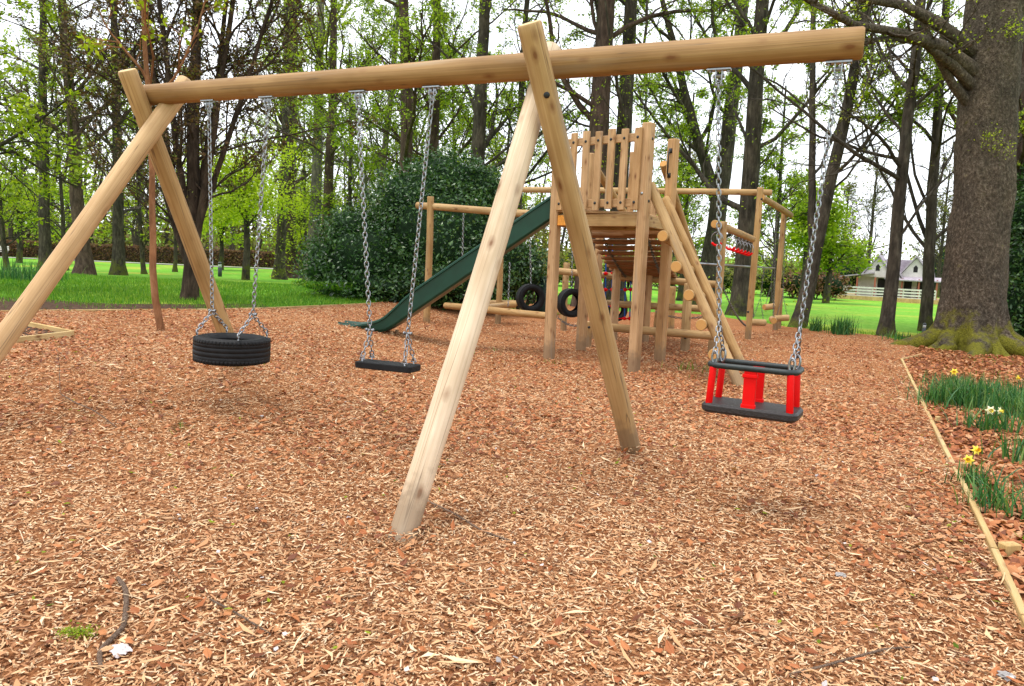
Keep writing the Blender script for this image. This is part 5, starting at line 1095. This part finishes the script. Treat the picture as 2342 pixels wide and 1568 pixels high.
# ------------------------------------------------------------------ flowers and tufts
def tuft(label, P, n, hr, spread, seed, wd=.014, mat='daff', name='daffodil_clump', group=None, lean=.35):
    R = np.random.default_rng(seed); t0 = thing(name, label, 'plant', tuple(P), group); pts = np.stack([P[0] + R.normal(0, spread, n), P[1] + R.normal(0, spread * .8, n)], -1)
    blades('leaves', pts, hr, wd, mat, lean, t0, -.02, None, .7, 3); return t0
def flower(P, H, face, t0=None, pale=False, label='', s=.036):
    f = thing('daffodil', label, 'flower', tuple(P)); A = Acc(); P = np.array(P); top = P + [0.01, -.01, H]; A.tube([P, on(P, top, .6) + [.008, 0, 0], top, top + np.array(face) * .02], [.004, .0035, .0035, .004], 6); link('stem', A.mesh('stem', [M['daff']]), f)
    face = np.array(face, float); face /= np.linalg.norm(face); u = np.cross(face, [0, 0, 1]); u /= np.linalg.norm(u); v = np.cross(u, face); c = top + face * .025
    for k in range(6):
        a = k * math.pi / 3; d = math.cos(a) * u + math.sin(a) * v; e = np.cross(face, d); V = [c, c + d * s * .5 + e * s * .32 + face * .004, c + d * s * 1.1 - face * .004, c + d * s * .5 - e * s * .32 + face * .004, c + d * s * .5 + face * .009]
        link('petal', mesh_np('petal', V, [[[0, 1, 4], [1, 2, 4], [2, 3, 4], [3, 0, 4]]], [M['petalpale' if pale else 'petal']]), f)
    B = Acc(); B.tube([c, c + face * s * .5, c + face * s * .85], [s * .25, s * .3, s * .42], 10); link('trumpet', B.mesh('trumpet', [M['trumpet' if not pale else 'petal']]), f)
for k, (px, py, n, hr, sp_, lab) in enumerate(((2178, 925, 260, (.22, .42), .17, 'daffodil leaves nearest the board edging below the mossy roots'), (2225, 930, 360, (.22, .44), .26, 'thick daffodil leaves below the middle of the mossy roots'), (2290, 925, 360, (.22, .44), .28, 'thick daffodil leaves below the rightmost mossy roots'), (2345, 960, 264, (.25, .42), .24, 'daffodil leaves at the picture edge below the huge tree'), (2262, 985, 144, (.2, .34), .13, 'small clump under the pair of pale daffodil flowers'), (2190, 890, 168, (.18, .32), .22, 'low daffodil leaves close under the mossy root'), (2226, 1112, 61, (.18, .30), .07, 'small clump carrying yellow daffodils by the board edging'), (2262, 1165, 61, (.18, .34), .10, 'sparse clump in the leaf litter below the yellow daffodils'), (2330, 1190, 54, (.2, .35), .12, 'sparse leaves at the picture edge in the leaf litter'), (2350, 1060, 72, (.25, .4), .12, 'upright leaves at the picture edge above the leaf litter'),
        (1866, 757, 90, (.3, .52), .085, 'dark green spiky clump on the lawn edge right of the cradle swing chain'), (1896, 761, 22, (.12, .25), .12, 'lower sparse clump between two spiky clumps on the lawn edge'), (1928, 765, 170, (.35, .60), .14, 'larger dark spiky clump on the lawn edge before the pavilion lawn'), (2075, 778, 108, (.12, .3), .3, 'low tufts between the bare trunk and the huge tree'), (40, 640, 270, (.4, .75), .5, 'blue green daffodil clump on the bank at far left'), (80, 645, 162, (.35, .6), .4, 'second blue green clump beside the leaning log leg on the bank'), (850, 672, 198, (.25, .42), .2, 'pale spiky tuft on the grass in front of the evergreen bush'), (925, 676, 72, (.2, .4), .15, 'small leafy tuft at the right end of the grass bank'))):
    tuft(lab, G3(px, py), n, hr, sp_, 200 + k, .013 if py > 800 else .02, group='spring bulb clumps', lean=.55 if px > 2100 else .4)
F = [((2171, 925), .40, (-.5, -.8, .1), False, 'yellow daffodil standing above the left of the clump under the roots', .042), ((2311, 930), .36, (.4, -.8, -.1), False, 'yellow daffodil above the right of the clump under the roots', .036), ((2254, 985), .21, (-.3, -.9, .1), True, 'pale daffodil, left one of a close pair in the clump', .046), ((2270, 985), .21, (.5, -.8, 0), True, 'pale daffodil, right one of a close pair in the clump', .040), ((2212, 1112), .27, (.1, -.9, .3), False, 'yellow daffodil, upper one beside the board edging', .036), ((2204, 1118), .22, (-.6, -.7, .1), False, 'yellow daffodil, lower one beside the board edging', .036)]
for (p, H_, fc, pale, lab, s) in F: flower(G3(*p), H_, fc, None, pale, lab, s)
for k, (px, py, n, hr, sp_, lab, mat) in enumerate(((1118, 806, 40, (.05, .12), .28, 'thin weeds growing in the bark behind the near log leg', 'blade'), (1262, 832, 30, (.06, .14), .12, 'grass at the foot of the left square tower post', 'blade'), (1578, 848, 40, (.1, .26), .16, 'yellowish weeds in the bark under the ladder', 'blade'), (1610, 872, 16, (.06, .14), .12, 'small weeds in the bark beside the ladder foot', 'blade'), (415, 985, 16, (.05, .12), .05, 'pale grass seedling in the bark left of the tyre swing', 'blade'), (825, 1040, 14, (.02, .05), .04, 'tiny green seedling in the bark left of the near log leg', 'blade'), (1240, 890, 14, (.03, .06), .06, 'tiny green seedling in the bark right of the flat swing', 'blade'), (1700, 800, 14, (.05, .1), .2, 'thin weeds near the ladder foot behind the cradle swing', 'blade'))):
    tuft(lab, G3(px, py), n, hr, sp_, 300 + k, .008, mat, 'weed_tuft', 'weeds in the bark', .5)
# moss tuft, leaf, sticks, paper
ms = G3(180, 1462); R = np.random.default_rng(97); t0 = thing('moss_tuft', 'small bright green moss sprig on the chips at lower left', 'plant', tuple(ms)); C = ms + R.normal(0, 1, (420, 3)) * [.035, .02, .009] + [0, 0, .03]; V, q = leaves_np(C, .011, R, .3); A = Acc(); A.add(V, q); link('fronds', A.mesh('fronds', [M['leafgreen']], False), t0)
def stick(name, label, pts, rr, mat='bark', group=None):
    P = [G3(px, py) + [0, 0, dz] for px, py, dz in pts]; t0 = thing(name, label, 'stick', tuple(P[0]), group); A = Acc(); P = np.array(P)
    tt = np.linspace(0, len(P) - 1, len(P) * 5); Ps = np.stack([np.interp(tt, np.arange(len(P)), P[:, c]) for c in range(3)], -1)
    for _ in range(3): Ps[1:-1] = (Ps[:-2] + 2 * Ps[1:-1] + Ps[2:]) / 4
    Ps += np.random.default_rng(3).normal(0, rr * .05, Ps.shape); A.tube(Ps, np.interp(np.linspace(0, 1, len(Ps)), [0, .1, .9, 1], [rr * .8, rr, rr * .9, rr * .5]), 9, 0, True); link('stem', A.mesh('stem', [M[mat]]), t0)
stick('curved_stick', 'curved grey brown stick lying on the chips at lower left', [(270, 1336, .03), (287, 1362, .035), (290, 1400, .035), (283, 1452, .03), (250, 1482, .03), (226, 1510, .03), (232, 1545, .02)], .0105, 'stick')
stick('thin_stick', 'thin dark twig lying on the chips right of the curved stick', [(480, 1385, .03), (540, 1420, .035), (620, 1462, .02)], .0045, 'stick', 'twigs on the bark')
stick('thin_stick', 'long thin dark twig lying on the chips below the near log leg', [(975, 1155, .03), (1040, 1190, .04), (1100, 1225, .03), (1180, 1250, .02)], .006, 'stick', 'twigs on the bark')
stick('thin_stick', 'bare twig standing up out of the bark below the far log leg', [(138, 905, .02), (136, 875, .12), (139, 905, .22), (134, 900, .34)], .0028, 'stick', 'twigs on the bark')
stick('thin_stick', 'thin twig curving over the bark below the standing twig', [(140, 915, .05), (175, 945, .08), (215, 955, .06), (270, 985, .02)], .005, 'stick', 'twigs on the bark')
stick('thin_stick', 'thin twig on the chips at the lower right near the edging', [(1800, 1555, .02), (1900, 1535, .03), (2020, 1500, .03), (2090, 1490, .02)], .005, 'stick', 'twigs on the bark')
def crumple(name, label, px, py, s, mat, cat, flat_=.35, seed=1):
    P = G3(px, py); t0 = bmesh.new(); bmesh.ops.create_icosphere(t0, subdivisions=3, radius=1.0); Rr = random.Random(seed)
    ph = [Rr.uniform(0, 6) for _ in range(6)]
    for v in t0.verts:
        x, y, z = v.co; k = 1 + .22 * math.sin(5 * x + ph[0]) * math.sin(4 * y + ph[1]) + .16 * math.sin(9 * y + ph[2] + 5 * z) + .10 * math.sin(13 * x + 7 * z + ph[3]); v.co = (x * k * s, y * k * s * .8, z * k * s * flat_)
    me = bpy.data.meshes.new(name); t0.to_mesh(me); t0.free(); me.materials.append(M[mat]); o = link(name, me, None, Matrix.Translation(Vector(P + [0, 0, s * flat_ * .5 + .02])) @ Matrix.Rotation(Rr.uniform(0, 6), 4, 'Z')); setprops(o, label, cat)
crumple('crumpled_paper', 'pale crumpled scrap lying beside the curved stick', 277, 1500, .040, 'paper', 'litter', .3, 4)
crumple('grey_stone', 'flat grey stone half sunk in the chips at lower right', 2300, 1560, .03, 'stone', 'stone', .4, 5)
crumple('flat_stone', 'flat grey stone in the chips left of the board edging', 1922, 1325, .024, 'stone', 'stone', .4, 6)
crumple('base_stone', 'small dark grey stone at the foot of the front ladder pole', 1712, 884, .08, 'stone', 'stone', .4, 7)

# ------------------------------------------------------------------ bollards, bench, pavilion
def bollard(label, px, py, hpx):
    P = G3(px, py); k = P[1] / FPX; Hb = hpx * k; r = Hb * .13; t0 = thing('bollard_light', label, 'bollard', tuple(P), 'bollard lights on the lawn')
    A = Acc(); A.tube([P - [0, 0, .1], P + [0, 0, Hb * .62], P + [0, 0, Hb * .63]], [r, r, r * .8], 14, 0, True); link('post', A.mesh('post', [M['bollard']]), t0)
    A = Acc(); A.tube([P + [0, 0, Hb * .63], P + [0, 0, Hb * .86]], [r * .85, r * .85], 14, 0, True); link('lens', A.mesh('lens', [M['lens']]), t0)
    A = Acc(); A.tube([P + [0, 0, Hb * .86], P + [0, 0, Hb * .93], P + [0, 0, Hb]], [r * 1.02, r, r * .5], 14, 0, True); link('cap', A.mesh('cap', [M['bollard']]), t0)
bollard('dark bollard light on the lawn between the tyre swing chains', 503, 632, 34)
bollard('dark bollard light at the foot of the bare trunk beside the huge tree', 2112, 768, 30)
bp = far(-2, 82); bp[2] += .05; t0 = thing('park_bench', 'pale slatted bench beside the path at the far left', 'bench', tuple(bp))
for k in range(4): sawn('seat_slat', bp + [0, -.1 - k * .13, .55], (0, 0, 1), (0, 1, 0), (1, 0, 0), (.05, .10, 2.2), t0, 'white')
for k in range(3): sawn('back_slat', bp + [0, .05, .75 + k * .17], (0, 1, 0), (0, 0, 1), (1, 0, 0), (.05, .13, 2.2), t0, 'white')
for e in (-.9, .9):
    for dy in (-.5, .02): sawn('leg', bp + [e, dy, .28 if dy < 0 else .55], (1, 0, 0), (0, 1, 0), (0, 0, 1), (.07, .07, .56 if dy < 0 else 1.1), t0, 'white')

pv = far(2013, 64); pz = float(gz(pv[0], pv[1])); pv[2] = pz
pav = thing('pavilion', 'white gabled pavilion with grey roofs and red posts beyond the right lawn', 'pavilion', tuple(pv))
PM = Matrix.Translation(Vector(pv)) @ Matrix.Rotation(math.radians(-30), 4, 'Z')
def pbox(name, c, s, mat, rot=None):
    A = Acc(); A.box((0, 0, 0), s); m = PM @ Matrix.Translation(Vector(c))
    if rot is not None: m = m @ rot
    return link(name, A.mesh(name, [M[mat]], False), pav, m)
def prism(name, pts, y0, y1, mat):
    """outline in x-z pushed from y0 to y1"""
    n = len(pts); V = [(x, y0, z) for x, z in pts] + [(x, y1, z) for x, z in pts]; F4 = [[i, (i + 1) % n, n + (i + 1) % n, n + i] for i in range(n)]
    return link(name, mesh_np(name, V, [F4, [list(range(n))[::-1]], [list(range(n, 2 * n))]], [M[mat]], None, False), pav, PM)
# local frame: x along the front, y away; scale so that 1 px is 64/1700 m
pbox('deck', (1.2, 2.2, .18), (8.4, 7.0, .36), 'board')
pbox('wall', (1.0, 3.4, 1.25), (5.4, 3.6, 1.8), 'white')
for x, y, z0, wd, hg in ((-.2, .9, 2.0, 2.5, 1.75), (2.7, .6, 2.0, 2.6, 1.75)):
    gb = prism('gable', [(x - wd / 2, z0), (x + wd / 2, z0), (x, z0 + hg)], y, y + .12, 'white')
    v0 = prism('gable_window', [(x - .16, z0 + .55), (x + .16, z0 + .55), (x + .16, z0 + .95), (x, z0 + 1.15), (x - .16, z0 + .95)], y - .02, y + .02, 'dark')
    s_ = wd / 2 + .14; e_ = .17
    prism('roof', [(x - s_, z0 - .12), (x, z0 + hg + .06), (x, z0 + hg + .06 + e_), (x - s_ - .1, z0 - .1)], y - .25, y + 4.4, 'slate'); prism('roof', [(x + s_, z0 - .12), (x + s_ + .1, z0 - .1), (x, z0 + hg + .06 + e_ + .003), (x, z0 + hg + .063)], y - .25, y + 4.4, 'slate')
prism('ridge_roof', [(-1.6, 2.05), (4.2, 2.05), (3.9, 3.6), (-.6, 3.6)], 2.9, 3.1, 'slate')
prism('porch_gable', [(.75, 1.9), (1.75, 1.9), (1.25, 2.75)], -.35, -.25, 'white'); prism('porch_roof', [(.6, 1.85), (1.25, 2.82), (1.25, 2.95), (.45, 1.88)], -.5, 1.2, 'slate'); prism('porch_roof', [(1.9, 1.85), (2.05, 1.88), (1.25, 2.953), (1.25, 2.823)], -.5, 1.2, 'slate')
pbox('veranda_roof', (-1.9, 1.1, 2.12), (3.0, 3.6, .09), 'slate', Matrix.Rotation(math.radians(-9), 4, 'Y')); pbox('veranda_roof', (2.9, -.2, 1.98), (3.6, 1.9, .09), 'slate', Matrix.Rotation(math.radians(9), 4, 'X'))
for x, y in ((-3.1, -.4), (-3.1, 2.4), (-1.6, -.5), (-.2, -.6), (.7, -.7), (1.85, -.7), (3.1, -.9), (4.4, -.9)):
    pst = pbox('veranda_post', (x, y, 1.15), (.13, .13, 1.65), 'redpost')
for x, w2 in ((.2, .7), (2.2, .6), (3.3, .8)): pbox('door', (x, 1.58, 1.15), (w2, .06, 1.5), 'dark')
for x, y, n_ in ((-3.6, -1.2, 0),):
    for k in range(4): pbox('railing', (.3, -1.25, .36 + k * .24), (8.2, .05, .13), 'white'); pbox('railing', (-3.8, .9, .36 + k * .24), (.05, 4.2, .13), 'white')
for k in range(8): pbox('railing_post', (-3.75 + k * 1.16, -1.19, .62), (.10, .07, .95), 'white')
